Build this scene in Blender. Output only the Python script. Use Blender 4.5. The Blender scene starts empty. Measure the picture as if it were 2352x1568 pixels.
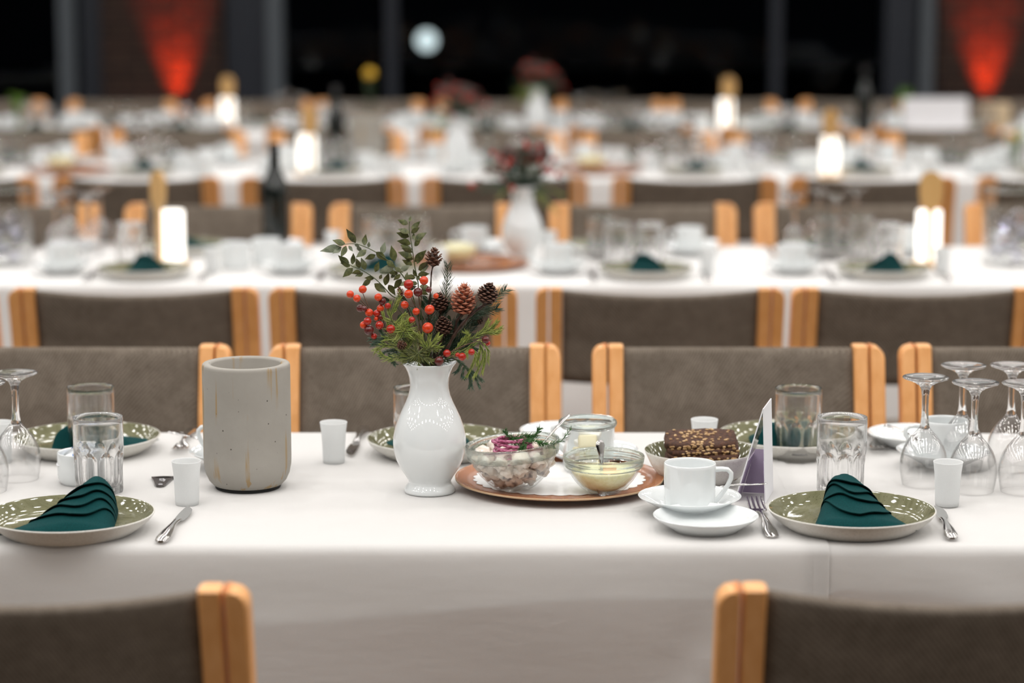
import bpy, math, random
from mathutils import Vector, Matrix, Euler, noise
random.seed(7)
sc = bpy.context.scene
COL = sc.collection
PI = math.pi
R = math.radians

# ------------------------------------------------------------------ camera
CAMH, PITCH, FPX = 1.58, R(9.15), 85.0/36.0*2352
cd = bpy.data.cameras.new('camera'); cam = bpy.data.objects.new('camera', cd); COL.objects.link(cam)
cam.location = (0, 0, CAMH); cam.rotation_euler = (R(90)-PITCH, 0, 0)
cd.lens = 85; cd.sensor_width = 36; cd.clip_start = 0.05; cd.clip_end = 200
cd.dof.use_dof = True; cd.dof.focus_distance = 3.66; cd.dof.aperture_fstop = 2.25
sc.camera = cam
sc.view_settings.view_transform = 'Standard'; sc.view_settings.look = 'None'
sc.view_settings.gamma = 1; sc.view_settings.use_curve_mapping = False
sc.view_settings.exposure = 0.0
cy = sc.cycles
cy.max_bounces = 10; cy.diffuse_bounces = 4; cy.glossy_bounces = 4
cy.transmission_bounces = 10; cy.transparent_max_bounces = 24
cy.sample_clamp_indirect = 6; cy.blur_glossy = 0.0
# ------------------------------------------------------------------ world and lights
w = bpy.data.worlds.new('night'); sc.world = w; w.use_nodes = True
bg = w.node_tree.nodes['Background']; bg.inputs[0].default_value = (0.25, 0.3, 0.45, 1); bg.inputs[1].default_value = 0.002
CEIL = 3.2
def area(name, loc, sx, sy, power, color, rot=(0, 0, 0), spread=R(180), data={}):
    k = (sx, sy, power, color)
    if k not in data:
        l = bpy.data.lights.new(name, 'AREA'); l.shape = 'RECTANGLE'; l.size = sx; l.size_y = sy
        l.energy = power; l.color = color; l.spread = spread; data[k] = l
    o = bpy.data.objects.new(name, data[k]); o.location = loc; o.rotation_euler = rot; COL.objects.link(o); return o
for j in range(13):
    for i in range(-7, 8):
        area('ceiling_spot', (i*0.94+.1, 0.35+j*0.98, CEIL-0.03), 0.19, 0.19, 4.25, (1.0, 0.975, 0.945), spread=R(168))
for i in (-2, -1, 0, 1, 2):
    area('ceiling_tube', (i*0.62-.3, 2.3, CEIL-0.035), 0.09, 0.9, 5.0, (1.0, 0.98, 0.95), spread=R(168))
def spot(name, loc, aim, power, color, size, blend=0.6, rad=0.03):
    l = bpy.data.lights.new(name, 'SPOT'); l.energy = power; l.color = color; l.spot_size = size; l.spot_blend = blend
    l.shadow_soft_size = rad
    o = bpy.data.objects.new(name, l); o.location = loc
    o.rotation_euler = (Vector(aim)-Vector(loc)).to_track_quat('-Z', 'Y').to_euler(); COL.objects.link(o)

# ------------------------------------------------------------------ pixel rays (frame 2352 x 1568)
FWD = Vector((0, math.cos(PITCH), -math.sin(PITCH))); UP = Vector((0, math.sin(PITCH), math.cos(PITCH)))
def ray(u, v): return FWD + Vector((1, 0, 0))*((u-1176)/FPX) + UP*((784-v)/FPX)
def P(u, v, Z=0.75):
    d = ray(u, v); t = (Z-CAMH)/d.z; return Vector((d.x*t, d.y*t, Z))
def Q(u, v, Y):
    d = ray(u, v); t = Y/d.y; return Vector((d.x*t, Y, CAMH+d.z*t))
def XU(u, Y, Z=0.86):      # world x of pixel column u at distance Y and height Z
    dep = Y*math.cos(PITCH)+(CAMH-Z)*math.sin(PITCH); return (u-1176)/FPX*dep

# ------------------------------------------------------------------ materials
def mat(name, base=(.8, .8, .8), rough=.5, metal=0, spec=.5, coat=0, trans=0, ior=1.45, emit=None, es=0, sheen=0, sss=0):
    m = bpy.data.materials.new(name); m.use_nodes = True
    b = m.node_tree.nodes['Principled BSDF']
    b.inputs['Base Color'].default_value = (*base, 1); b.inputs['Roughness'].default_value = rough
    b.inputs['Metallic'].default_value = metal; b.inputs['Specular IOR Level'].default_value = spec
    b.inputs['Coat Weight'].default_value = coat; b.inputs['Transmission Weight'].default_value = trans
    b.inputs['IOR'].default_value = ior; b.inputs['Sheen Weight'].default_value = sheen
    if sss:
        b.inputs['Subsurface Weight'].default_value = sss; b.inputs['Subsurface Radius'].default_value = (.01, .01, .01)
        b.inputs['Subsurface Scale'].default_value = 1.0
    if emit: b.inputs['Emission Color'].default_value = (*emit, 1); b.inputs['Emission Strength'].default_value = es
    return m
class NT:
    def __init__(s, m): s.m = m; s.t = m.node_tree; s.b = m.node_tree.nodes.get('Principled BSDF')
    def n(s, typ, **kw):
        x = s.t.nodes.new(typ)
        for k, v in kw.items():
            if k.startswith('i_'):
                key = k[2:].replace('_', ' ')
                x.inputs[int(key) if key.isdigit() else key].default_value = v
            else: setattr(x, k, v)
        return x
    def l(s, a, b): s.t.links.new(a, b)
    def coords(s, scale=(1, 1, 1), rot=(0, 0, 0), kind='Object'):
        tc = s.n('ShaderNodeTexCoord'); mp = s.n('ShaderNodeMapping')
        mp.inputs['Scale'].default_value = scale; mp.inputs['Rotation'].default_value = rot
        s.l(tc.outputs[kind], mp.inputs[0]); return mp.outputs[0]
    def noise(s, vec, scale=5, detail=3, rough=.5):
        x = s.n('ShaderNodeTexNoise'); x.inputs['Scale'].default_value = scale; x.inputs['Detail'].default_value = detail
        x.inputs['Roughness'].default_value = rough; s.l(vec, x.inputs['Vector']); return x.outputs['Fac']
    def ramp(s, fac, stops):
        x = s.n('ShaderNodeValToRGB'); e = x.color_ramp.elements
        e[0].position, e[0].color = stops[0][0], (*stops[0][1], 1); e[1].position, e[1].color = stops[-1][0], (*stops[-1][1], 1)
        for p, c in stops[1:-1]:
            q = e.new(p); q.color = (*c, 1)
        s.l(fac, x.inputs[0]); return x.outputs[0]
    def bump(s, fac, strength=.2, dist=.001):
        x = s.n('ShaderNodeBump'); x.inputs['Strength'].default_value = strength; x.inputs['Distance'].default_value = dist
        s.l(fac, x.inputs['Height']); return x.outputs[0]
    def mixc(s, fac, a, b):
        x = s.n('ShaderNodeMix', data_type='RGBA')
        for src, i in ((fac, 0), (a, 6), (b, 7)):
            if isinstance(src, (int, float)): x.inputs[i].default_value = src
            elif isinstance(src, tuple): x.inputs[i].default_value = (*src, 1)
            else: s.l(src, x.inputs[i])
        return x.outputs[2]
M = {}
# wood (beech, oiled)
def wood(name, c1, c2, rough=.38, scale=(30, 30, 2.2)):
    m = mat(name, c1, rough, spec=.8); t = NT(m); v = t.coords(scale)
    f = t.noise(v, 3, 5, .6); t.l(t.ramp(f, [(.3, c1), (.7, c2)]), t.b.inputs['Base Color'])
    t.l(t.bump(f, .08, .001), t.b.inputs['Normal']); return m
M['wood'] = wood('oiled_beech', (.74, .335, .10), (.86, .435, .165), .42)
M['lantern_wood'] = wood('lantern_wood', (.62, .36, .13), (.72, .45, .18))
M['tray_wood'] = wood('tray_wood', (.30, .105, .04), (.42, .165, .065), .25, (25, 2, 25))
M['ply_edge'] = wood('ply_edge', (.42, .26, .14), (.62, .43, .26), .5, (4, 4, 500))
# chair wool
m = mat('taupe_wool', (.2, .17, .14), .95, spec=.15); t = NT(m)
v = t.coords()
wv = t.n('ShaderNodeTexWave', wave_type='BANDS', bands_direction='DIAGONAL'); wv.inputs['Scale'].default_value = 95
wv.inputs['Distortion'].default_value = 1.2; wv.inputs['Detail'].default_value = 1; wv.inputs['Detail Scale'].default_value = 3
t.l(v, wv.inputs['Vector'])
f1 = t.noise(v, 420, 2); f2 = t.noise(v, 26, 4, .65)
base = t.ramp(wv.outputs['Fac'], [(.15, (.095, .074, .056)), (.85, (.235, .198, .162))])
base2 = t.mixc(.45, base, t.ramp(f1, [(.3, (.10, .078, .06)), (.7, (.28, .238, .198))]))
mm = t.n('ShaderNodeMix', data_type='RGBA', blend_type='MULTIPLY'); mm.inputs[0].default_value = .55
t.l(base2, mm.inputs[6]); t.l(t.ramp(f2, [(.35, (.62, .60, .57)), (.65, (1.1, 1.1, 1.1))]), mm.inputs[7])
t.l(mm.outputs[2], t.b.inputs['Base Color']); t.l(t.bump(wv.outputs['Fac'], .3, .0008), t.b.inputs['Normal']); M['wool'] = m
# table linen (lets some light through)
def linen(name, col, trans=.3):
    m = bpy.data.materials.new(name); m.use_nodes = True; t = NT(m); t.t.nodes.remove(t.b)
    out = t.t.nodes['Material Output']; v = t.coords()
    d = t.n('ShaderNodeBsdfDiffuse'); tr = t.n('ShaderNodeBsdfTranslucent'); mx = t.n('ShaderNodeMixShader')
    f = t.noise(v, 900, 2); g = t.noise(t.coords((1, 3, 3)), 7, 3, .55)
    add = t.n('ShaderNodeMath', operation='ADD'); mul = t.n('ShaderNodeMath', operation='MULTIPLY'); mul.inputs[1].default_value = .06
    t.l(f, mul.inputs[0]); t.l(mul.outputs[0], add.inputs[0]); t.l(g, add.inputs[1])
    b = t.bump(add.outputs[0], .28, .006); t.l(b, d.inputs['Normal'])
    c = t.ramp(f, [(.3, tuple(x*.965 for x in col)), (.7, col)])
    t.l(c, d.inputs[0]); t.l(c, tr.inputs[0]); mx.inputs[0].default_value = trans
    t.l(d.outputs[0], mx.inputs[1]); t.l(tr.outputs[0], mx.inputs[2]); t.l(mx.outputs[0], out.inputs[0]); return m
M['linen'] = linen('white_linen', (.86, .852, .842), .5); M['underlay'] = linen('white_underlay', (.90, .89, .88), .05)
M['linen2'] = linen('white_linen_on_felt', (.87, .865, .86), .08)
M['doily'] = mat('doily_paper', (.84, .84, .84), .8)
M['porcelain'] = mat('porcelain', (.77, .80, .805), .03, spec=1.0)
M['seal'] = mat('wine_seal', (.01, .012, .015), .35)
# stoneware plate
m = mat('green_glaze', (.16, .165, .09), .06, spec=.7); t = NT(m); v = t.coords()
sp = t.noise(v, 420, 2, .7); br = t.noise(t.coords((8, 60, 8)), 3, 4, .6)
a = t.ramp(br, [(.3, (.135, .135, .07)), (.7, (.215, .21, .13))])
t.l(t.mixc(t.ramp(sp, [(.62, (0, 0, 0)), (.72, (1, 1, 1))]), a, (.06, .055, .03)), t.b.inputs['Base Color']); M['glaze'] = m
m = mat('cream_stoneware', (.68, .66, .61), .3); t = NT(m)
t.l(t.ramp(t.noise(t.coords(), 300, 3, .7), [(.3, (.60, .58, .53)), (.55, (.70, .685, .64))]), t.b.inputs['Base Color']); M['stoneware'] = m
# concrete cooler
m = mat('concrete', (.33, .31, .275), .72); t = NT(m); v = t.coords()
a = t.ramp(t.noise(v, 9, 6, .65), [(.3, (.315, .295, .262)), (.7, (.365, .345, .31))])
vo = t.n('ShaderNodeTexVoronoi'); vo.inputs['Scale'].default_value = 75; vo.inputs['Randomness'].default_value = 1; t.l(v, vo.inputs['Vector'])
vd = t.ramp(vo.outputs['Distance'], [(.06, (1, 1, 1)), (.11, (0, 0, 0))])
vr = t.n('ShaderNodeSeparateColor'); t.l(vo.outputs['Color'], vr.inputs[0])
gate = t.ramp(vr.outputs[0], [(.55, (0, 0, 0)), (.58, (1, 1, 1))])
pm = t.n('ShaderNodeMath', operation='MULTIPLY'); t.l(vd, pm.inputs[0]); t.l(gate, pm.inputs[1])
a2 = t.mixc(pm.outputs[0], a, (.05, .042, .035))
st = t.noise(t.coords((60, 60, 2.6)), 1.0, 3, .6)
sm = t.noise(t.coords((9, 9, 9)), 1.5, 2, .5)
stm = t.n('ShaderNodeMath', operation='MULTIPLY'); t.l(t.ramp(st, [(.57, (0, 0, 0)), (.62, (1, 1, 1))]), stm.inputs[0])
t.l(t.ramp(sm, [(.45, (0, 0, 0)), (.56, (.8, .8, .8))]), stm.inputs[1])
t.l(t.mixc(stm.outputs[0], a2, (.34, .22, .085)), t.b.inputs['Base Color'])
t.l(t.bump(t.noise(v, 700, 2), .12, .0006), t.b.inputs['Normal']); M['concrete'] = m
M['steel'] = mat('cutlery_steel', (.62, .61, .60), .12, metal=1)
M['dark'] = mat('dark_felt', (.01, .01, .01), .8)
M['frost'] = linen('frosted_plastic', (.90, .91, .91), .5)
M['teal'] = mat('teal_linen', (.004, .07, .07), .9, spec=.15); t = NT(M['teal'])
f = t.noise(t.coords(), 700, 2); t.l(t.ramp(f, [(.3, (.002, .030, .032)), (.7, (.003, .054, .055))]), t.b.inputs['Base Color'])
t.l(t.bump(f, .25, .0006), t.b.inputs['Normal'])
# glass: thin walls reflect at grazing angles and let the rest pass; thick glass refracts
def thin_glass(name, tint=(1, 1, 1), edge=.85, face=.05, power=2.6):
    m = bpy.data.materials.new(name); m.use_nodes = True; t = NT(m); t.t.nodes.remove(t.b); out = t.t.nodes['Material Output']
    lw = t.n('ShaderNodeLayerWeight'); lw.inputs['Blend'].default_value = .5
    pw = t.n('ShaderNodeMath', operation='POWER'); pw.inputs[1].default_value = power; t.l(lw.outputs['Facing'], pw.inputs[0])
    ma = t.n('ShaderNodeMath', operation='MULTIPLY_ADD'); ma.inputs[1].default_value = edge-face; ma.inputs[2].default_value = face
    t.l(pw.outputs[0], ma.inputs[0])
    tr = t.n('ShaderNodeBsdfTransparent'); tr.inputs[0].default_value = (*tint, 1)
    gl = t.n('ShaderNodeBsdfGlossy'); gl.inputs['Roughness'].default_value = .015
    mx = t.n('ShaderNodeMixShader'); t.l(ma.outputs[0], mx.inputs[0]); t.l(tr.outputs[0], mx.inputs[1]); t.l(gl.outputs[0], mx.inputs[2])
    t.l(mx.outputs[0], out.inputs[0]); return m
M['thin'] = thin_glass('thin_glass', (1, 1, 1), .85, .065, 3.0)
M['bowlglass'] = thin_glass('bowl_glass', (.99, .995, .993), .6, .022, 3.0)
M['pane'] = thin_glass('window_glass', (.8, .85, .85), .35, .008, 3)
def thick_glass(name, col=(1, 1, 1), tr=.15):
    m = bpy.data.materials.new(name); m.use_nodes = True; t = NT(m); t.t.nodes.remove(t.b); out = t.t.nodes['Material Output']
    g = t.n('ShaderNodeBsdfGlass'); g.inputs['Roughness'].default_value = 0; g.inputs['IOR'].default_value = 1.48; g.inputs[0].default_value = (*col, 1)
    a = t.n('ShaderNodeBsdfTransparent'); a.inputs[0].default_value = (*col, 1)
    mx = t.n('ShaderNodeMixShader'); mx.inputs[0].default_value = tr
    t.l(g.outputs[0], mx.inputs[1]); t.l(a.outputs[0], mx.inputs[2]); t.l(mx.outputs[0], out.inputs[0]); return m
M['thick'] = thick_glass('thick_glass'); M['rimglass'] = thick_glass('greenish_glass', (.955, .985, .972), .3)
M['ice'] = thick_glass('ice_glass', (.93, .93, .98), .5)
M['bottle'] = mat('dark_bottle_glass', (.006, .009, .008), .06, coat=.5)
M['slate'] = mat('slate_paint', (.013, .017, .026), .5)
M['greypost'] = mat('grey_metal_paint', (.085, .10, .115), .5)
M['plaster'] = mat('white_plaster', (.62, .60, .58), .9)
M['ceilp'] = mat('ceiling_paint', (.5, .49, .48), .9)
m = mat('dark_floor', (.2, .15, .1), .5); t = NT(m)
t.l(t.ramp(t.noise(t.coords((2, 18, 2)), 3, 5, .6), [(.3, (.10, .075, .055)), (.7, (.16, .125, .09))]), t.b.inputs['Base Color']); M['floor'] = m
m = mat('brick_clay', (.085, .035, .025), .85); t = NT(m)
oi = t.n('ShaderNodeObjectInfo')
t.l(t.mixc(t.noise(t.coords(), 40, 4), t.ramp(oi.outputs['Random'], [(0, (.010, .0055, .0045)), (.5, (.022, .010, .0075)), (1, (.036, .016, .011))]), (.02, .009, .007)), t.b.inputs['Base Color']); M['brick'] = m
M['mortar'] = mat('mortar', (.085, .05, .032), .95)
# plants and food
def two(name, a, b, scale, rough=.6, **kw):
    m = mat(name, a, rough, **kw); t = NT(m); f = t.noise(t.coords(), scale, 4, .6)
    t.l(t.ramp(f, [(.35, a), (.65, b)]), t.b.inputs['Base Color']); t.l(t.bump(f, .2, .001), t.b.inputs['Normal']); return m
M['leaf'] = two('preserved_leaf', (.045, .058, .018), (.135, .145, .05), 160, .45)
M['leafpale'] = two('pale_leaf', (.13, .16, .10), (.27, .30, .21), 140, .5)
M['leafdark'] = two('dark_leaf', (.012, .035, .018), (.05, .085, .035), 160, .4)
M['stem'] = two('brown_stem', (.09, .05, .03), (.17, .095, .055), 200)
M['greenstem'] = two('green_stem', (.05, .07, .025), (.09, .11, .04), 200)
M['darkstem'] = two('dark_twig', (.022, .012, .009), (.07, .035, .022), 150, .4)
M['berry'] = two('orange_red_berry', (.55, .03, .006), (.75, .075, .012), 130, .28, coat=.3)
M['berryred'] = two('deep_red_berry', (.33, .012, .008), (.5, .03, .012), 130, .25, coat=.3)
M['berrydark'] = two('maroon_berry', (.07, .010, .010), (.15, .02, .016), 130, .3, coat=.3)
M['cone'] = two('dark_pine_cone', (.022, .010, .007), (.085, .038, .024), 110, .5)
M['conetip'] = two('cone_tip', (.10, .045, .028), (.20, .10, .065), 110, .5)
M['conebrown'] = two('brown_cone', (.085, .035, .022), (.19, .085, .05), 150, .55)
M['coneorange'] = two('orange_cone', (.38, .105, .05), (.62, .27, .17), 120, .6)
M['firdark'] = two('dark_fir_needle', (.018, .045, .028), (.05, .095, .05), 90, .5)
M['firblue'] = two('blue_green_needle', (.045, .10, .07), (.12, .19, .12), 90, .5)
M['firlime'] = two('lime_needle', (.17, .24, .04), (.42, .47, .12), 90, .5)
M['firolive'] = two('olive_needle', (.07, .085, .02), (.20, .22, .06), 90, .5)
M['dill'] = two('dill_green', (.015, .075, .012), (.05, .16, .03), 200, .5)
M['onion'] = mat('red_onion_skin', (.36, .03, .12), .3, sss=.1); t = NT(M['onion'])
t.l(t.ramp(t.noise(t.coords((200, 200, 900)), 1, 2), [(.4, (.24, .012, .075)), (.62, (.62, .22, .36))]), t.b.inputs['Base Color'])
M['onionwhite'] = mat('onion_flesh', (.75, .55, .62), .3)
m = mat('herring', (.7, .6, .5), .25, coat=.4, sss=.25); t = NT(m); v = t.coords()
a = t.ramp(t.noise(v, 55, 4, .6), [(.25, (.58, .46, .36)), (.5, (.76, .68, .60)), (.75, (.86, .82, .77))])
t.l(t.mixc(t.ramp(t.noise(v, 24, 3, .5), [(.60, (0, 0, 0)), (.68, (1, 1, 1))]), a, (.07, .075, .10)), t.b.inputs['Base Color'])
t.l(t.bump(t.noise(v, 160, 4), .6, .002), t.b.inputs['Normal']); M['herring'] = m
m = mat('remoulade', (.85, .80, .48), .35, sss=.5); t = NT(m)
t.l(t.ramp(t.noise(t.coords(), 160, 4, .7), [(.35, (.80, .75, .42)), (.6, (.90, .86, .58))]), t.b.inputs['Base Color'])
t.l(t.bump(t.noise(t.coords(), 90, 4), .5, .003), t.b.inputs['Normal']); M['remoulade'] = m
M['carrot'] = mat('carrot', (.80, .26, .05), .4)
M['rye'] = two('rye_bread', (.028, .011, .006), (.10, .040, .020), 220, .8)
M['seedm'] = two('toasted_seed', (.30, .16, .06), (.66, .46, .24), 120, .5)
M['butterpack'] = mat('butter_wrapper', (.80, .80, .74), .35)
M['buttery'] = mat('pale_yellow_wrapper', (.78, .72, .50), .4)
M['bluefoil'] = mat('blue_print', (.06, .18, .50), .4)
M['creamer'] = mat('creamer_plastic', (.80, .82, .84), .3)
m = mat('acrylic_print', (.46, .38, .52), .3); M['purple'] = m
M['glow'] = mat('lantern_glow', (.9, .9, .88), .5, emit=(1.0, .94, .85), es=1.5)
M['redlens'] = mat('red_lens', (.5, .02, .01), .4, emit=(1, .06, .01), es=6)
M['globe'] = mat('globe_glow', (.9, .9, .9), .4, emit=(.9, .97, 1.0), es=1.6)
M['yellow'] = two('yellow_blossom', (.65, .36, .02), (.85, .55, .06), 90)
M['grass'] = two('bright_leaf', (.08, .20, .01), (.20, .36, .04), 90)
M['paperwhite'] = mat('white_card', (.84, .84, .87), .7)
M['pinkrim'] = mat('label_pink', (.80, .66, .70), .5)
M['kraft'] = mat('kraft_card', (.55, .42, .27), .8)

# ------------------------------------------------------------------ mesh builder
class MB:
    def __init__(s): s.v = []; s.f = []; s.m = []; s.sm = []
    def add(s, vs, fs, mi=0, smooth=True, X=None):
        b = len(s.v)
        s.v += [tuple(X @ Vector(p)) if X is not None else tuple(p) for p in vs]
        for i, f in enumerate(fs):
            s.f.append(tuple(b+k for k in f)); s.m.append(mi[i] if isinstance(mi, list) else mi); s.sm.append(smooth)
        return s
    def grid(s, rows, cu=False, cv=False, mi=0, smooth=True, X=None):
        n, k = len(rows), len(rows[0]); vs = [p for r in rows for p in r]; fs = []; ms = []
        for i in range(n if cu else n-1):
            for j in range(k if cv else k-1):
                a, b = i, (i+1) % n; c, d = j, (j+1) % k
                fs.append((a*k+c, a*k+d, b*k+d, b*k+c)); ms.append(mi[i] if isinstance(mi, list) else mi)
        return s.add(vs, fs, ms, smooth, X)
    def lathe(s, prof, seg=40, mi=0, X=None, closed=False):
        rows = [[(r*math.cos(2*PI*j/seg), r*math.sin(2*PI*j/seg), z) for j in range(seg)] for r, z in prof]
        if isinstance(mi, list): mi = list(mi)
        s.grid(rows, closed, True, mi, True, X)
        return s
    def disc(s, r, z, seg=40, mi=0, X=None):
        return s.add([(r*math.cos(2*PI*j/seg), r*math.sin(2*PI*j/seg), z) for j in range(seg)], [tuple(range(seg))], mi, True, X)
    def tube(s, pts, rad, seg=6, mi=0, cap=True, X=None, flat=1.0):
        pts = [Vector(p) for p in pts]; n = len(pts)
        if not isinstance(rad, (list, tuple)): rad = [rad]*n
        rows = []; ref = Vector((0, 0, 1))
        t0 = (pts[1]-pts[0]).normalized()
        if abs(t0.z) > .9: ref = Vector((1, 0, 0))
        a = t0.cross(ref).normalized()
        for i, p in enumerate(pts):
            t = (pts[min(i+1, n-1)]-pts[max(i-1, 0)]).normalized()
            a = (a - t*a.dot(t)).normalized(); b = t.cross(a)
            rows.append([p + (a*math.cos(2*PI*j/seg)+b*math.sin(2*PI*j/seg)*flat)*rad[i] for j in range(seg)])
        s.grid(rows, False, True, mi, True, X)
        if cap:
            s.add(rows[0], [tuple(range(seg))[::-1]], mi, True, X); s.add(rows[-1], [tuple(range(seg))], mi, True, X)
        return s
    def box(s, c, d, mi=0, X=None, ch=0):
        x, y, z = c; a, b, h = d[0]/2, d[1]/2, d[2]/2
        if not ch:
            vs = [(x+i*a, y+j*b, z+k*h) for k in (-1, 1) for j in (-1, 1) for i in (-1, 1)]
            return s.add(vs, [(0, 2, 3, 1), (4, 5, 7, 6), (0, 1, 5, 4), (2, 6, 7, 3), (0, 4, 6, 2), (1, 3, 7, 5)], mi, False, X)
        def ring(k, aa, bb, c2):
            return [(x+aa-c2, y+bb, k), (x-aa+c2, y+bb, k), (x-aa, y+bb-c2, k), (x-aa, y-bb+c2, k), (x-aa+c2, y-bb, k), (x+aa-c2, y-bb, k), (x+aa, y-bb+c2, k), (x+aa, y+bb-c2, k)]
        rows = [ring(z-h, a-ch, b-ch, ch*.6), ring(z-h+ch, a, b, ch), ring(z+h-ch, a, b, ch), ring(z+h, a-ch, b-ch, ch*.6)]
        s.grid(rows, False, True, mi, False, X)
        s.add(rows[0], [tuple(range(8))[::-1]], mi, False, X); return s.add(rows[-1], [tuple(range(8))], mi, False, X)
    def ball(s, c, r, seg=12, rings=8, mi=0, X=None, sc_=(1, 1, 1), dent=0):
        rows = []
        for i in range(rings+1):
            th = PI*i/rings
            rows.append([(c[0]+r*sc_[0]*max(math.sin(th), 1e-4)*math.cos(2*PI*j/seg), c[1]+r*sc_[1]*max(math.sin(th), 1e-4)*math.sin(2*PI*j/seg), c[2]+r*sc_[2]*math.cos(th)) for j in range(seg)])
        return s.grid(rows, False, True, mi, True, X)
    def build(s, name, mats, parent=None, loc=None):
        me = bpy.data.meshes.new(name); me.from_pydata(s.v, [], s.f)
        for m in (mats if isinstance(mats, (list, tuple)) else [mats]): me.materials.append(m)
        me.polygons.foreach_set('material_index', s.m); me.polygons.foreach_set('use_smooth', s.sm); me.update()
        o = bpy.data.objects.new(name, me); COL.objects.link(o)
        if parent: o.parent = parent
        if loc is not None: o.location = loc
        return o
def fix(o):   # make normals consistent
    import bmesh
    b = bmesh.new(); b.from_mesh(o.data); bmesh.ops.remove_doubles(b, verts=b.verts, dist=1e-6)
    bmesh.ops.recalc_face_normals(b, faces=b.faces); b.to_mesh(o.data); b.free(); return o
def tag(o, label=None, cat=None, group=None, kind=None):
    if label: o['label'] = label
    if cat: o['category'] = cat
    if group: o['group'] = group
    if kind: o['kind'] = kind
    return o
def thing(name, label=None, cat=None, loc=(0, 0, 0), rz=0, group=None, kind=None):
    o = bpy.data.objects.new(name, None); COL.objects.link(o); o.location = loc; o.rotation_euler = (0, 0, rz)
    o.empty_display_size = .05
    return tag(o, label, cat, group, kind)
def bevel(o, wd, seg=2):
    b = o.modifiers.new('bevel', 'BEVEL'); b.width = wd; b.segments = seg; b.limit_method = 'ANGLE'; b.angle_limit = R(40); return o
USED = set()
def place(proto, label, loc, rz=0, group=None, scale=None, rot=None):
    """the first placement moves the prototype itself, later ones copy it with its parts"""
    if proto.name not in USED:
        USED.add(proto.name); r = proto
    else:
        r = proto.copy(); COL.objects.link(r)
        def rec(a, b):
            for ch in a.children:
                c = ch.copy(); COL.objects.link(c); c.parent = b; rec(ch, c)
        rec(proto, r)
    r.location = loc; r.rotation_euler = rot if rot else (0, 0, rz)
    if scale: r.scale = (scale,)*3 if isinstance(scale, (int, float)) else scale
    r['label'] = label
    if group: r['group'] = group
    elif 'group' in r: del r['group']
    return r
ORD = ['first', 'second', 'third', 'fourth', 'fifth', 'sixth', 'seventh', 'eighth', 'ninth', 'tenth', 'eleventh', 'twelfth']
def nth(i, n):
    if n == 1: return 'only'
    if i == 0: return 'leftmost'
    if i == n-1: return 'rightmost'
    return ORD[i] + ' from the left'

# ================================================================== THE ROOM
def struct(name, mb, m, parent=None): 
    o = mb.build(name, m, parent)
    if parent is None: o['kind'] = 'structure'
    return o
XL, XR, YF, YB = -7.2, 7.2, -3.0, 13.8
struct('floor', MB().box((0, (YF+YB)/2, -.02), (XR-XL, YB-YF, .04)), M['floor'])
struct('ceiling', MB().box((0, (YF+YB)/2, CEIL+.02), (XR-XL, YB-YF, .04)), M['ceilp'])
struct('wall_left', MB().box((XL-.05, (YF+YB)/2, CEIL/2), (.1, YB-YF, CEIL)), M['slate'])
struct('wall_right', MB().box((XR+.05, (YF+YB)/2, CEIL/2), (.1, YB-YF, CEIL)), M['plaster'])
struct('wall_front', MB().box((0, YF-.05, CEIL/2), (XR-XL, .1, CEIL)), M['slate'])
struct('ground_terrace', MB().box((0, 24, -.06), (40, 20, .1)), M['slate'])
# glazed back wall: painted frames between brick piers
frames = [(-2.51, .09, .10, 'greypost'), (-2.36, .12, .14, 'slate'), (-1.49, .23, .16, 'slate'), (-1.33, .085, .20, 'greypost'),
          (-.68, .07, .10, 'slate'), (1.49, .06, .10, 'slate'), (2.18, .17, .16, 'slate'), (2.325, .07, .20, 'greypost'), (4.2, .1, .12, 'slate'), (-4.3, .1, .12, 'slate')]
for k, (x, wd, dp, mt) in enumerate(frames):
    struct('trim_%d' % (k+1), MB().box((x, YB-dp/2+.02, CEIL/2), (wd, dp, CEIL)), M[mt])
wins = [(XL, -4.35), (-4.25, -2.555), (-1.29, -.72), (-.64, 1.455), (1.525, 2.095), (3.1, 4.15), (4.25, XR)]
for k, (a, b) in enumerate(wins):
    wn = struct('window_%d' % (k+1), MB().box(((a+b)/2, YB+.01, .04), (b-a, .06, .08)).box(((a+b)/2, YB+.01, CEIL-.04), (b-a, .06, .08)), M['slate'])
    struct('window_glass', MB().box(((a+b)/2, YB+.01, CEIL/2), (b-a, .008, CEIL-.16)), M['pane'], wn)
brick_full = MB().box((0, 0, 0), (.216, .10, .061), ch=.004); brick_half = MB().box((0, 0, 0), (.102, .10, .061), ch=.004)
bf = bh = None
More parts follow.
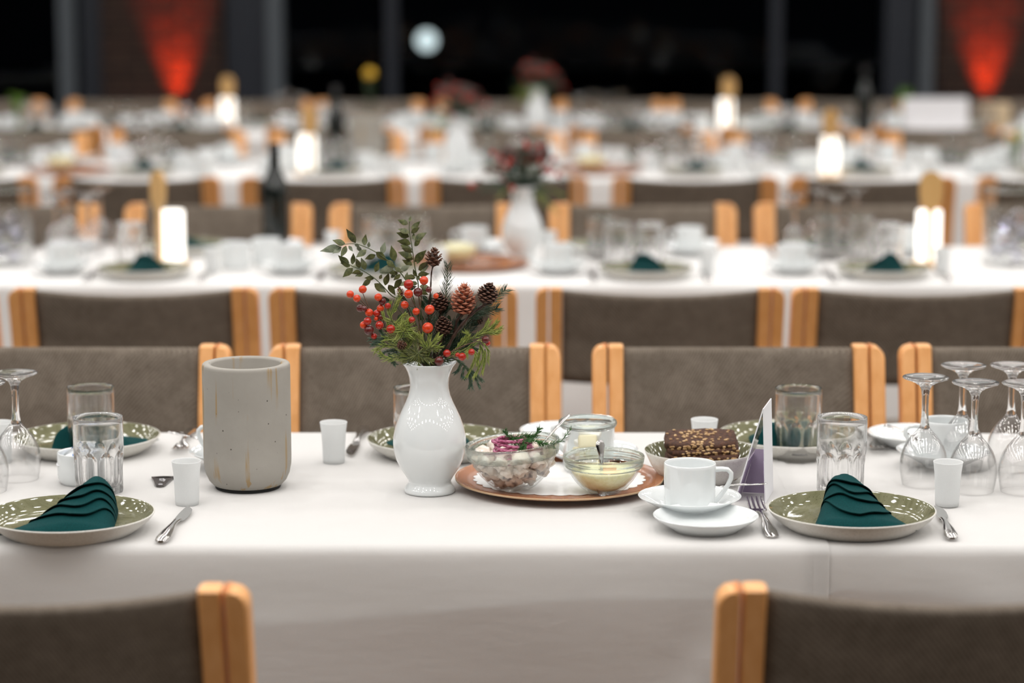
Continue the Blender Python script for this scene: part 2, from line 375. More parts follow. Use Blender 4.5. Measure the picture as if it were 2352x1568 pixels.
for side, xc in (('left', -1.96), ('right', 2.72)):
    core = struct('wall_back_'+side, MB().box((xc, YB-.07, CEIL/2), (.672, .22, CEIL)), M['mortar'])
    for r in range(43):
        z = .037+.074*r
        lay = [(-.228, 0), (0, 0), (.228, 0)] if r % 2 == 0 else [(-.285, 1), (-.114, 0), (.114, 0), (.285, 1)]
        for dx, half in lay:
            if half:
                if bh is None: o = bh = brick_half.build('brick', M['brick'])
                else: o = bh.copy(); COL.objects.link(o)
            else:
                if bf is None: o = bf = brick_full.build('brick', M['brick'])
                else: o = bf.copy(); COL.objects.link(o)
            o.parent = core; o.location = (xc+dx+random.uniform(-.002, .002), YB-.137+random.uniform(-.003, .003), z)
    # red uplight standing at the foot of the pier
    ux = -1.87 if side == 'left' else 2.66
    ul = thing('uplight', 'red uplight standing against the %s brick pier' % side, 'lamp', (ux, YB-.275, 0))
    MB().box((0, 0, .325), (.11, .09, .64), ch=.008).build('housing', M['dark'], ul)
    MB().disc(.036, .6465, 20).lathe([(.036, .6465), (.040, .645)], 20).build('lens', M['redlens'], ul)
    spot('red_beam', (ux, YB-.275, .665), (ux-.01, YB-.20, 1.1), 190, (1, .055, .006), R(50), 1.0, .02)
# lamp out on the terrace
bl = thing('bollard_lamp', 'small round garden lamp glowing outside the dark window', 'lamp', ((983-1176)/FPX*22.2, 22, -.01))
MB().lathe([(.001, 0), (.06, 0), (.06, .02), (.03, .03), (.025, .70), (.04, .72)], 16).build('post', M['dark'], bl)
MB().ball((0, 0, .80), .085, 20, 14).build('globe', M['globe'], bl)

# ================================================================== TABLES AND CLOTHS
TZ = .75
TABS = [(3.33, 4.165, 2.2), (6.05, 6.87, 2.7), (8.93, 9.77, 3.4), (10.98, 11.78, 3.8)]
TN = ['front', 'second', 'third', 'farthest']
def smooth(a, b, x):
    t = max(0, min(1, (x-a)/(b-a))); return t*t*(3-2*t)
def fold(x, z, seed, right):
    d = TZ-z
    a = smooth(0, .16, d)
    f = .0060*math.sin(x*4.3+seed*1.7+d*3)+.0035*math.sin(x*9.1-d*9+seed)
    if right: f += .012*math.exp(-(((x-.78+d*-1.1)/.035)**2))+.010*math.exp(-(((x-.60-d*.9)/.05)**2))-.010*math.exp(-(((x-.95-d*1.4)/.06)**2))
    else:
        f += .010*math.exp(-(((x-.33+(.16-d)*-1.3)/.045)**2))*smooth(.02, .1, d)
        f -= .005*math.exp(-(((x-.30+d*.35)/.022)**2))*smooth(.08, .2, d)
        f += .0016*math.exp(-(((x-.142)/.004)**2))
    return f*a
def cloth_rows(x0, x1, n, y0, y1, off, hem_f, hem_b, seed, right, hemf=None):
    rr = .014; rows = []
    for i in range(n+1):
        x = x0+(x1-x0)*i/n; row = []
        hf = hemf(x) if hemf else hem_f
        for k in range(4):      # far side
            z = hem_b+(TZ-rr-hem_b)*k/3; row.append((x, y1-off+.004*math.sin(x*5+seed)*(3-k)/3+.006*(3-k)/3, z-off))
        for k in range(1, 4):
            a = PI/2*k/4; row.append((x, y1-off-rr+rr*math.cos(a), TZ-off-rr+rr*math.sin(a)))
        for k in range(7):
            y = (y1-rr)+(y0+rr-(y1-rr))*k/6; row.append((x, y, TZ-off))
        for k in range(1, 4):
            a = PI/2*k/4; row.append((x, y0+off+rr-rr*math.sin(a), TZ-off-rr+rr*math.cos(a)))
        for k in range(13):
            z = TZ-rr+(hf-(TZ-rr))*(k/12); row.append((x, y0+off-fold(x, z, seed, right)*1.0-.05*max(0, TZ-z)*.2, z-off))
        rows.append(row)
    return rows
for k, (y0, y1, hw) in enumerate(TABS):
    t = thing('banquet_table', ['table under the white cloth nearest the camera', 'table under the second white cloth back', 'table under the third white cloth back', 'table under the farthest white cloth by the windows'][k], 'table', (0, (y0+y1)/2, 0))
    d = y1-y0
    bevel(MB().box((0, 0, .731), (2*hw-.03, d-.03, .026)).build('tabletop', M['wood'], t), .003)
    for sx in (-hw+.3, -hw*.33, hw*.33, hw-.3):
        for sy in (-d/2+.09, d/2-.09):
            MB().lathe([(.001, 0), (.02, 0), (.02, .718), (.001, .718)], 12).build('leg', M['steel'], t, (sx, sy, 0))
    tag(t, group=None)
    if k == 0:
        XE = .449
        c1 = MB().grid(cloth_rows(-hw, XE, 190, y0, y1, 0, .30, .60, 1, False)).build('tablecloth', M['linen'])
        tag(c1, 'left white tablecloth on the front table with stitched hem edge', 'tablecloth')
        c2 = MB().grid(cloth_rows(XE-.035, hw, 130, y0, y1, .0014, .30, .60, 2, True)).build('tablecloth', M['linen'])
        tag(c2, 'right white tablecloth on the front table tucked under the hem', 'tablecloth')
        hr = [[(p[0], p[1]-.0008, p[2]+.0006) for p in r] for r in cloth_rows(XE-.0215, XE+.0004, 4, y0, y1, 0, .30, .60, 1, False)]
        MB().grid(hr).build('hem', M['linen'], c1)
        hm = lambda x: (.643+.035*smooth(-.36, .15, x)) if x < XE else .69-.016*smooth(.45, .75, x)
        u = MB().grid(cloth_rows(-hw, hw, 200, y0, y1, .004, .5, .68, 1, False, hm)).build('underlay', M['underlay'], c1)
    else:
        c = MB().grid(cloth_rows(-hw, hw, 110, y0, y1, 0, .22, .60, k+2, False)).build('tablecloth', M['linen2'])
        tag(c, 'long white tablecloth on the %s table' % TN[k], 'tablecloth')

# ================================================================== CHAIRS
PATH = [(-.29, 0), (-.245, .25), (-.225, .45), (-.238, .60), (-.264, .74), (-.298, .86)]
def py(z):
    for (a, za), (b, zb) in zip(PATH, PATH[1:]):
        if z <= zb: return a+(b-a)*(z-za)/(zb-za)
    return PATH[-1][0]
def make_chair():
    t = thing('dining_chair', 'x', 'chair')
    def post(xi, xo, name, rnd, dep=.046):
        mb = MB(); rows = []; sgn = 1 if xo > xi else -1
        zs = [0, .12, .25, .35, .45, .52, .60, .67, .74, .80]+([.838, .846, .852, .857, .8595, .86] if rnd else [.85, .8585, .86])
        for z in zs:
            d = .86-z; r = .022
            xo2 = xo-sgn*(r-math.sqrt(max(0, r*r-(r-d)**2))) if (rnd and d < r) else xo
            c = .003 if d > .0005 else .006
            w2 = dep/2*(1 if z > .3 else .8+.2*z/.3); y = py(z)
            if d <= .0006: w2 -= .002
            ring = [(xi, y-w2+c), (xi+sgn*c, y-w2), (xo2-sgn*c, y-w2), (xo2, y-w2+c), (xo2, y+w2-c), (xo2-sgn*c, y+w2), (xi+sgn*c, y+w2), (xi, y+w2-c)]
            rows.append([(a, b, z) for a, b in ring])
        mb.grid(rows, False, True, 0, False); mb.add(rows[-1], [tuple(range(8))], 0, False); mb.add(rows[0], [tuple(range(8))], 0, False)
        return fix(mb.build(name, M['wood'], t))
    for s in (-1, 1):
        post(s*.2435, s*.270, 'rear_leg', True); post(s*.213, s*.2395, 'back_post', False, .044)
        MB().box((s*.2415, .2, .215), (.034, .034, .43), ch=.004).build('front_leg', M['wood'], t)
        MB().box((s*.2415, -.02, .41), (.024, .42, .05), ch=.003).build('side_rail', M['wood'], t)
    rows = []
    for i in range(25):
        x = -.212+.424*i/24; q = x/.212; sag = -.046*(1-q*q); row = []
        zt, zb, th = .853+.003*q*q-.004*(1-q*q), .645, .0125
        for k in range(13): 
            z = zb+(zt-.01-zb)*k/12; row.append((x, py(z)+sag+th*(.92 if k else .4)+.002*math.sin(k*.5+i*.3), z))
        row += [(x, py(zt)+sag+th*.7, zt-.004), (x, py(zt)+sag, zt), (x, py(zt)+sag-th*.7, zt-.004)]
        for k in range(12, -1, -1):
            z = zb+(zt-.01-zb)*k/12; row.append((x, py(z)+sag-th*(.92 if k else .4), z))
        rows.append(row)
    fix(MB().grid(rows, False, True).add(rows[0], [tuple(range(len(rows[0])))]).add(rows[-1], [tuple(range(len(rows[0])))]).build('backrest', M['wool'], t))
    n = 12; rows = []
    for i in range(n+1):
        x = -.222+.444*i/n; row = []
        ex = 1-abs(x/.222)**6
        for j in range(n+1):
            y = -.215+.45*j/n; ey = 1-abs((y-.01)/.225)**6; row.append((x, y, .435+.045*(max(0, ex)*max(0, ey))**.35))
        rows.append(row)
    mb = MB().grid(rows); mb.box((0, .01, .425), (.444, .45, .022)); mb.build('seat', M['wool'], t)
    return t
chair = make_chair()
def crow(us, Yt, facing, names, group):
    n = len(us)
    for i, u in enumerate(us):
        x = XU(u, Yt); 
        if facing: loc = (x, Yt-.298, 0); rz = PI
        else: loc = (x, Yt+.298, 0); rz = 0
        place(chair, names(i, n), loc, rz+R(random.uniform(-.7, .7)), group)
crow([38, 2190], 2.70, False, lambda i, n: ['chair nearest the camera at the lower left, seen from behind', 'chair nearest the camera at the lower right, seen from behind'][i], 'chairs on the near side of the front table')
def nm(pos): return lambda i, n: 'chair %s %s' % (nth(i, n), pos)
crow([195, 957, 1694, 2397], 4.43, True, nm('facing the camera across the front table'), 'chairs on the far side of the front table')
crow([-300, 303, 903, 1519, 2107], 5.20, False, nm('with its back to us before the second table'), 'chairs on the near side of the second table')
crow([10, 502, 970, 1474, 1945, 2430], 6.98, True, nm('facing us behind the second table'), 'chairs on the far side of the second table')
crow([-110, 312, 742, 1160, 1597, 2005, 2440], 7.82, False, nm('with its back to us before the third table'), 'chairs on the near side of the third table')
crow([50, 412, 780, 1140, 1490, 1835, 2190], 9.80, True, nm('facing us behind the third table'), 'chairs on the far side of the third table')
crow([90, 400, 760, 1110, 1450, 1800, 2150], 10.13, False, nm('with its back to us before the farthest table'), 'chairs on the near side of the farthest table')
crow([-20, 280, 590, 850, 1130, 1400, 1660, 1960, 2270], 11.98, True, nm('facing us behind the farthest table'), 'chairs on the far side of the farthest table')

# ================================================================== TABLEWARE PROTOTYPES
TT = TZ+.0006
def single(name, mb, m, cat): return tag(mb.build(name, m), 'x', cat)
def closed(out, inn):  return out+inn
# plate: cream outside, green glaze inside
pr_out = [(.0005, .004), (.084, .004), (.086, .0), (.094, .0), (.097, .003), (.108, .010), (.117, .018), (.1215, .0245), (.1225, .0262), (.1218, .0272)]
pr_in = [(.1205, .0272), (.1185, .0262), (.1145, .0225), (.1090, .0165), (.1020, .0118), (.0940, .0095), (.05, .0090), (.0005, .0090)]
def make_plate():
    t = thing('dinner_plate', 'x', 'plate')
    MB().lathe(pr_out+pr_in[:1], 72).build('body', M['stoneware'], t)
    MB().lathe(pr_in, 72).build('glazed_well', M['glaze'], t)
    return t
PLATE = make_plate()
def lath(name, prof, m, cat, seg=48): return single(name, MB().lathe(prof, seg), m, cat)
BPLATE = lath('bread_plate', [(.0005, .003), (.043, .003), (.044, 0), (.048, 0), (.050, .003), (.062, .010), (.072, .0165), (.0763, .0205), (.0768, .0216), (.076, .0222), (.0745, .0215), (.068, .0155), (.058, .0098), (.048, .0070), (.0005, .0062)], M['porcelain'], 'plate', 64)
SAUCER = lath('saucer', [(.0005, .003), (.027, .003), (.028, 0), (.032, 0), (.034, .003), (.050, .0125), (.066, .021), (.0765, .0272), (.0772, .0282), (.076, .0285), (.066, .0228), (.050, .0142), (.038, .0075), (.030, .0062), (.0005, .006)], M['porcelain'], 'saucer', 64)
def make_cup():
    t = thing('coffee_cup', 'x', 'cup')
    MB().lathe([(.0005, .002), (.027, .002), (.028, 0), (.031, 0), (.0345, .003), (.0372, .008), (.0382, .016), (.0388, .066), (.0386, .0705), (.0378, .0714), (.0368, .0708), (.0364, .066), (.0358, .014), (.033, .007), (.028, .005), (.0005, .005)], 56).build('body', M['porcelain'], t)
    pts = [(.0375, 0, .060), (.048, 0, .0605), (.057, 0, .0595), (.0625, 0, .054), (.0625, 0, .046), (.058, 0, .036), (.050, 0, .024), (.043, 0, .015), (.037, 0, .011)]
    MB().tube(pts, [.0058, .0052, .0050, .0050, .0050, .0048, .0046, .0048, .0055], 12, flat=.72).build('handle', M['porcelain'], t)
    return t
CUP = make_cup()
def make_glass():
    t = thing('wine_glass', 'x', 'wine glass')
    o = [(.0330, 0), (.0352, .010), (.0367, .021), (.0373, .033), (.0366, .042), (.0345, .052), (.0305, .062), (.0250, .071), (.0185, .079), (.0125, .0855), (.0085, .091)]
    i = [(.0075, .0855), (.0115, .0815), (.0178, .0765), (.0240, .069), (.0294, .0605), (.0333, .051), (.0354, .0415), (.0361, .033), (.0355, .021), (.0340, .010), (.0320, 0)]
    MB().lathe(o, 48).lathe(i, 48).lathe([i[-1], o[0]], 48).build('bowl', M['thin'], t)
    MB().lathe([(.0005, .0862), (.0055, .0866), (.0083, .0905), (.0068, .098), (.0056, .108), (.0052, .122), (.0056, .140), (.0068, .151), (.0100, .158), (.0180, .163), (.0290, .1672), (.0355, .1695), (.0366, .1708), (.0360, .1720), (.0280, .1714), (.0005, .1712)], 40).build('stem_and_foot', M['thick'], t)
    return t
WGLASS = make_glass()
def make_tumbler():
    n, seg = 9, 108; H = .120
    zs = [0, .002, .006, .012, .02, .03, .04, .046, .05, .054, .058, .062, .066, .07, .074, .08, .09, .10, .11, .117, .1195, .12]
    rows = []
    for z in zs:
        row = []
        for j in range(seg):
            th = 2*PI*j/seg; ph = ((th*n/(2*PI)) % 1)-.5; c = 1-(2*ph)**2
            fl = .0372-.0042*c**.7
            zt = .050+.019*c**.6
            s = smooth(0, .008, zt-z)
            top = .0388 if z > .06 else .0385
            r = top*(1-s)+fl*s
            if z < .006: r -= (.006-z)**2*60
            if z > .118: r -= .0006*(z-.118)/.002
            row.append((r*math.cos(th), r*math.sin(th), z))
        rows.append(row)
    inn = [(.0362, .1198), (.0360, .11), (.0355, .08), (.0345, .065), (.0315, .055), (.0305, .03), (.0295, .016), (.026, .0115), (.015, .0105), (.0005, .010)]
    mb = MB().grid(rows, False, True)
    mb.lathe([(.0382, .12)]+inn, seg); mb.add(rows[0], [tuple(range(seg))[::-1]])
    o = mb.build('tumbler', M['thick']); fix(o); return tag(o, 'x', 'glass')
TUMB = make_tumbler()
SHOT = lath('plastic_shot_cup', [(.0005, .003), (.015, .003), (.0158, 0), (.0175, .0), (.0182, .006), (.0190, .03), (.0202, .05), (.0222, .066), (.0226, .0672), (.0222, .0676), (.0212, .066), (.0192, .05), (.0180, .03), (.0168, .006), (.0005, .0055)], M['frost'], 'cup', 36)
def strip(mb, pts, seg=10, mi=0):
    rows = [[(w*math.cos(2*PI*j/seg)+(x if len(q) > 4 else 0), y, z+h*math.sin(2*PI*j/seg)) for j in range(seg)] for q in pts for (y, w, z, h, *rest) in [q] for x in [rest[0] if rest else 0]]
    mb.grid(rows, False, True, mi); mb.add(rows[0], [tuple(range(seg))], mi); mb.add(rows[-1], [tuple(range(seg))], mi); return mb
HANDLE = [(0, .004, .004, .002), (.004, .0085, .0045, .0036), (.02, .0105, .0052, .0040), (.05, .0085, .0068, .0034), (.08, .0048, .0078, .0026), (.10, .0042, .0076, .0024)]
def make_knife():
    t = thing('dinner_knife', 'x', 'knife')
    strip(MB(), HANDLE+[(.118, .0055, .0068, .0026), (.124, .006, .0062, .0018)], 12).build('handle', M['steel'], t)
    rows = []
    for y, a, b, h in [(.123, -.005, .006, .0014), (.13, -.0065, .0085, .001), (.15, -.0066, .0098, .0009), (.175, -.0064, .0098, .0008), (.195, -.0056, .0075, .0007), (.208, -.0045, .002, .0006), (.214, -.0038, -.003, .0004)]:
        rows.append([(a, y, .0042+h), (b, y, .0042), (a, y, .0042-h), (a-.0005, y, .0042)])
    MB().grid(rows, False, True, 0, False).add(rows[-1], [(0, 1, 2, 3)]).build('blade', M['steel'], t); return t
KNIFE = make_knife()
def make_fork():
    t = thing('dinner_fork', 'x', 'fork')
    strip(MB(), [(0, .0035, .003, .001), (.003, .0085, .0032, .0017), (.03, .0092, .0042, .0018), (.07, .0052, .0068, .0020), (.10, .0032, .0085, .0020), (.118, .0036, .0075, .0016)], 10).build('handle', M['steel'], t)
    mb = MB(); strip(mb, [(.117, .0036, .0076, .0014), (.126, .0085, .0058, .001), (.135, .0112, .0044, .0009), (.145, .0118, .0042, .0009)], 12)
    for k in range(4):
        x = -.0098+k*.00653
        strip(mb, [(.142, .0019, .0042, .0009, x), (.16, .0018, .0052, .0009, x*.98), (.178, .0016, .0085, .0008, x*.96), (.190, .0007, .0112, .0004, x*.95)], 6)
    mb.build('tines', M['steel'], t); return t
FORK = make_fork()
def make_spoon():
    t = thing('teaspoon', 'x', 'spoon')
    strip(MB(), [(0, .003, .003, .0008), (.003, .0066, .0034, .0014), (.02, .0070, .0050, .0015), (.05, .0036, .0085, .0016), (.078, .0024, .0095, .0016), (.092, .0034, .0075, .0012)], 10).build('handle', M['steel'], t)
    rows = []
    for i in range(9):
        q = i/8; y = .088+.046*q; wd = .0145*math.sin(PI*min(1, (q*.96+.03)))**.6; dep = .007*math.sin(PI*q)**.8
        rows.append([(wd*s, y, .0075-.002*math.sin(PI*q)-dep*(1-s*s)) for s in (-1, -.75, -.5, -.25, 0, .25, .5, .75, 1)])
    o = MB().grid(rows).build('bowl', M['steel'], t); sd = o.modifiers.new('thick', 'SOLIDIFY'); sd.thickness = .0011; return t
SPOON = make_spoon()
def between(proto, p0, p1, L, label, group=None, z=None, rx=0):
    """lay cutlery with its handle end at p0, pointing to p1"""
    d = p1-p0; s = max(.85, min(1.15, Vector((d.x, d.y, 0)).length/L))
    rz = math.atan2(d.y, d.x)-PI/2
    return place(proto, label, (p0.x, p0.y, TT if z is None else z), rz, group, s, (rx, 0, rz))

# napkin folded into layered pleats
def make_napkin(seed, wl, wr, H, skew, L=.115, sets=None, vx=-.1, seg=36, pf=((1.5, .9), (2.6, .6))):
    rnd = random.Random(seed)
    sets = sets or [(0, 0), (.16, .34), (.36, .30), (.52, .32), (.70, .26)]
    t = thing('folded_napkin', 'x', 'napkin')
    def S(q, d, off):
        wd = (wl if q < 0 else wr)*(1-.50*max(0, d)**1.2)
        x = wd*q+skew*d; y = -.052+L*d
        h = H*(.30+.70*smooth(-.05, 1.0, d)) if d <= 1 else H*(1-(d-1)/.12)
        if d < 0: h = H*.30*max(0, 1-(d/-.1)**2)**.5
        pa, pb = pf[0] if q < 0 else pf[1]
        prof = max(0, 1-abs(q)**pa)**pb
        z = max(h, 0)*prof+off*(.35+.65*prof)
        z += .0016*math.sin(q*5+d*7+seed)*prof
        return (x, y, max(z, .0005+off*.3))
    for i, (a, b) in enumerate(sets):
        rows = []; rows2 = []
        off = .0008+.0034*i
        for k in range(seg+1):
            q = -1+2*k/seg
            if i == 0: d0 = -.1
            else:
                e = abs(q-vx)
                d0 = a+b*(e**1.25)+.03*math.sin(q*6+i*2+seed)
                d0 = min(d0, .97)
            row = []; row2 = []
            nn = 14
            for j in range(nn+1):
                d = d0+(1.12-d0)*j/nn
                lift = .0030*math.exp(-(j/1.6)) if i else 0
                p = S(q, d, off+lift); row.append(p)
                p2 = S(q, d, max(off+lift-.0016, .0002)); row2.append((p2[0], p2[1]+.0006, p2[2]))
            rows.append(row); rows2.append(row2)
        mb = MB().grid(rows).grid(rows2); mb.grid([[r[0] for r in rows], [r[0] for r in rows2]])
        if i == 0: mb.build('base_fold', M['teal'], t)
        else: mb.build('pleat', M['teal'], t)
    return t
NAPL = make_napkin(1, .098, .060, .043, .026, vx=-.05)
NAPR = make_napkin(5, .056, .088, .042, -.010, vx=.12, pf=((2.4, .6), (1.8, .75)), sets=[(0, 0), (.04, .62), (.40, .28), (.50, .40), (.66, .30)])

# ================================================================== THE FRONT TABLE
def at(u, v, dz=0): 
    p = P(u, v, TZ+dz); return Vector((p.x, p.y, TT))
g = 'place settings plates on the front table'
pl1 = at(160, 1178, .0268); pl2 = at(1956, 1168, .0268); pf1 = at(200, 1000, .0268); pf2 = at(1010, 1005, .0268); pf3 = at(1818, 995, .0268)
place(PLATE, 'green glazed dinner plate at the lower left corner, under a pleated napkin', pl1, 0)
place(PLATE, 'green glazed dinner plate nearest the camera at the right, between fork and knife', pl2, 1)
place(PLATE, 'green glazed dinner plate behind the tumblers at the left', pf1, 2)
place(PLATE, 'green glazed dinner plate behind the white flower vase', pf2, 3)
place(PLATE, 'green glazed dinner plate behind the tent card at the right', pf3, 4)
NZ = .0097
place(NAPL, 'teal napkin in stepped pleats on the plate at the lower left', pl1+Vector((.006, -.004, NZ)), R(2))
place(NAPR, 'teal napkin with a wide pointed front pleat on the near right plate', pl2+Vector((.0, -.002, NZ)), R(-4))
place(NAPL, 'teal napkin on the far left plate behind two tumblers', pf1+Vector((.012, .0, NZ)), R(172), scale=(.95, .95, .72))
place(NAPR, 'teal napkin behind the white flower vase', pf2+Vector((.0, .0, NZ)), R(188), scale=(1, 1, .85))
place(NAPL, 'teal napkin on the far plate behind the tent card', pf3+Vector((-.012, .0, NZ)), R(178), scale=(.95, .95, .75))
for (u, v, lab) in [(229, 1131, 'clear fluted tumbler behind the lower left plate'), (212, 1052, 'clear fluted tumbler before the far left plate'),
                    (958, 1054, 'clear fluted tumbler half hidden behind the flower vase'), (1831, 1055, 'clear fluted tumbler just behind the tent card'),
                    (1931, 1131, 'clear fluted tumbler behind the near right plate')]:
    place(TUMB, lab, at(u, v), R(random.uniform(0, 40)))
for (u, v, lab) in [(41, 1100, 'upturned wine glass at the left edge, its whole foot in view'), (-34, 1128, 'upturned wine glass cut off by the left edge of the picture'),
                    (2120, 1112, 'upturned wine glass leftmost of the cluster at the right'), (2206, 1078, 'upturned wine glass second from left in the back of the right cluster'),
                    (2233, 1127, 'upturned wine glass in the middle front of the right cluster, behind the plastic cup'),
                    (2318, 1078, 'upturned wine glass at the back right of the cluster'), (2347, 1129, 'upturned wine glass at the right edge of the picture')]:
    place(WGLASS, lab, at(u, v), 0, 'upturned wine glasses on the front table')
for (u, v, lab) in [(430, 1158, 'frosted plastic shot cup beside the bottle opener'), (767, 1062, 'frosted plastic shot cup between grey cooler and flower vase'),
                    (1617, 1055, 'frosted plastic shot cup behind the bread bowl'), (2175, 1160, 'frosted plastic shot cup before the right wine glasses'),
                    (2, 1062, 'frosted plastic shot cup behind the left wine glasses')]:
    place(SHOT, lab, at(u, v), 0, 'plastic shot cups on the front table')
between(KNIFE, P(369, 1251), P(436, 1170), .214, 'steel knife right of the lower left plate')
between(KNIFE, P(2187, 1243), P(2152, 1168), .214, 'steel knife right of the near right plate')
between(KNIFE, P(838, 989), P(803, 1052), .214, 'steel knife left of the vase at the far place setting')
between(FORK, P(1774, 1238), P(1722, 1142), .19, 'steel fork left of the near right plate')
between(FORK, P(440, 990), P(408, 1048), .19, 'steel fork pointing at the camera behind the grey cooler')
between(FORK, P(1985, 988), P(2026, 1047), .19, 'steel fork pointing at the camera left of the right wine glasses')
# coffee places
s1 = at(1584, 1137, .0285); place(SAUCER, 'white saucer under the nearest coffee cup', s1)
place(CUP, 'white coffee cup nearest the camera, standing before the bread bowl', s1+Vector((0, 0, .0066)), R(6))
place(SPOON, 'teaspoon lying across the nearest white saucer', (0, 0, 0))
def lay_spoon(o, tip, bowl, ztip, zbowl):
    d = bowl-tip; o.location = (tip.x, tip.y, ztip); L = Vector((d.x, d.y, 0)).length
    o.rotation_euler = (math.atan2(zbowl-ztip, L), 0, math.atan2(d.y, d.x)-PI/2)
sp1 = [o for o in COL.objects if o.name.startswith('teaspoon')][0]
lay_spoon(sp1, P(1762, 1121, TZ+.03), P(1655, 1137, TZ+.014), TT+.034, TT+.018); sp1.scale = (.9,)*3
place(BPLATE, 'small white bread plate at the front edge, left of the fork', at(1621, 1182, .022))
s2 = at(1357, 1030, .0285); place(SAUCER, 'white saucer behind the glass jar and serving tray', s2)
place(CUP, 'white coffee cup behind the glass jar', s2+Vector((.0, 0, .0066)), R(176))
place(BPLATE, 'small white bread plate behind the bowl of pickled fish', at(1296, 986, .022))
s3 = at(544, 1034, .0285); place(SAUCER, 'white saucer mostly hidden behind the grey cooler', s3)
place(CUP, 'white coffee cup hidden behind the grey cooler, handle showing', s3+Vector((0, 0, .0066)), R(178))
s4 = at(2168, 1032, .0285); place(SAUCER, 'white saucer among the wine glasses at the right', s4)
place(CUP, 'white coffee cup behind the wine glasses at the right', s4+Vector((0, 0, .0066)), R(178))
place(BPLATE, 'small white bread plate left of the right wine glasses', at(2096, 992, .022))
sp2 = place(SPOON, 'teaspoon leaning on the saucer behind the grey cooler', (0, 0, 0)); lay_spoon(sp2, P(388, 1003, TZ+.03), P(480, 1040, TZ+.014), TT+.036, TT+.022)
sp3 = place(SPOON, 'teaspoon leaning on the saucer left of the right wine glasses', (0, 0, 0)); lay_spoon(sp3, P(2032, 988, TZ+.03), P(2110, 1030, TZ+.014), TT+.036, TT+.022)

# grey cooler
cc = P(570, 1112); cc.y = 3.715; cc.x = (570-1176)/FPX*3.80
t = thing('bottle_cooler', 'tall grey concrete bottle cooler with yellowish drip stains', 'cooler', (cc.x, cc.y, TT))
MB().lathe([(.0005, .004), (.048, .004), (.054, .006), (.0605, .013), (.0655, .024), (.0682, .038), (.0686, .05), (.0686, .192), (.0680, .1955), (.0665, .1975), (.0600, .1980), (.0555, .1970), (.0540, .1945), (.0535, .05), (.050, .016), (.04, .014), (.0005, .014)], 88).build('body', M['concrete'], t)
MB().lathe([(.0005, 0), (.0505, 0), (.0515, .002), (.0515, .0055), (.0005, .0055)], 56).build('base_pad', M['dark'], t)
# vase
VX, VY = (987-1176)/FPX*3.76, 3.68
def make_vase(label, loc):
    prof = [(.0005, .006), (.030, .006), (.036, .0), (.0392, .0008), (.0400, .0035), (.0385, .008), (.0350, .0130), (.0330, .0165), (.0336, .0195), (.0375, .026), (.0455, .038), (.0520, .052), (.0556, .066), (.0568, .078), (.0560, .090), (.0530, .104), (.0480, .118), (.0425, .130), (.0368, .142), (.0325, .153), (.0302, .164), (.0300, .172), (.0312, .181), (.0338, .190), (.0378, .198), (.0422, .2035), (.0428, .2048), (.0420, .2052), (.0375, .2000), (.0330, .1925), (.0300, .183), (.0285, .172), (.029, .160), (.034, .145), (.045, .122), (.052, .095), (.053, .07), (.045, .045), (.02, .02), (.0005, .02)]
    return tag(MB().lathe(prof, 88).build('flower_vase', M['porcelain'], None, loc), label, 'vase')
make_vase('white porcelain vase on the front table holding berries and cones', (VX, VY, TT))

# bottle opener
bo = thing('bottle_opener', 'chrome bottle opener lying beside the frosted cup', 'bottle opener', P(372, 1109)+Vector((0, 0, .0006)), R(3))
out = [(-.0195, .030), (-.0190, .033), (0, .036), (.0190, .034), (.0197, .031), (.0150, .018), (.0115, .0), (.0085, -.022), (.006, -.033), (0, -.036), (-.006, -.033), (-.0095, -.022), (-.0125, .0), (-.016, .015)]
hole = [(-.0135, .026), (-.012, .030), (0, .0315), (.012, .0305), (.0135, .027), (.011, .0235), (.006, .0225), (.003, .022), (0, .022), (-.001, .022), (-.003, .022), (-.006, .0225), (-.009, .023), (-.0115, .0245)]
mb = MB()
for zz in (.0005, .003):
    mb.grid([[(x, y, zz) for x, y in out], [(x, y, zz) for x, y in hole]], False, True, 0, False)
mb.grid([[(x, y, .0005) for x, y in out], [(x, y, .003) for x, y in out]], False, True, 0, False); mb.grid([[(x, y, .0005) for x, y in hole], [(x, y, .003) for x, y in hole]], False, True, 0, False)
mb.build('plate', mat('smoked_chrome', (.10, .095, .09), .15, metal=1), bo)
em = MB()
for (a, b, c_, d_) in [(-.004, .012, .0012, .006), (-.0015, .013, .001, .004), (.0012, .012, .0012, .008), (.0035, .0085, .003, .0012), (-.003, .005, .003, .0012), (.0035, .005, .0012, .005), (.0, .001, .003, .0012), (.003, -.001, .0012, .004), (0, -.025, .006, .003)]:
    em.box((a, b, .0032), (c_, d_, .0004))
em.build('emblem', M['paperwhite'], bo)
# ramekin with creamers
rk = at(191, 1108)
place(lath('ramekin', [(.0005, .003), (.030, .003), (.031, 0), (.034, 0), (.0365, .004), (.039, .009), (.0395, .015), (.0395, .0485), (.0388, .0500), (.0375, .0495), (.0370, .047), (.0365, .012), (.03, .008), (.0005, .007)], M['porcelain'], 'bowl', 56), 'small white ramekin of creamer pods behind the front left tumbler', rk)
def make_pod():
    t = thing('creamer_pod', 'x', 'creamer')
    MB().lathe([(.0005, 0), (.010, 0), (.0125, .012), (.013, .016), (.0155, .0165), (.0155, .0172)], 20).build('cup', M['creamer'], t)
    a = MB().lathe([(.0155, .0174), (.012, .0182), (.0005, .0184)], 20); a.tube([(-.008, -.003, .0188), (.0, .004, .0189), (.008, .0, .0188)], .0012, 5, 1, True); a.tube([(-.006, -.008, .0188), (.007, -.006, .0189)], .0010, 5, 1, True); a.add([(.013, -.006, .0176), (.022, 0, .0182), (.013, .006, .0176)], [(0, 1, 2)], 1)
    a.build('foil_lid', [M['creamer'], M['bluefoil']], t); return t
POD = make_pod()
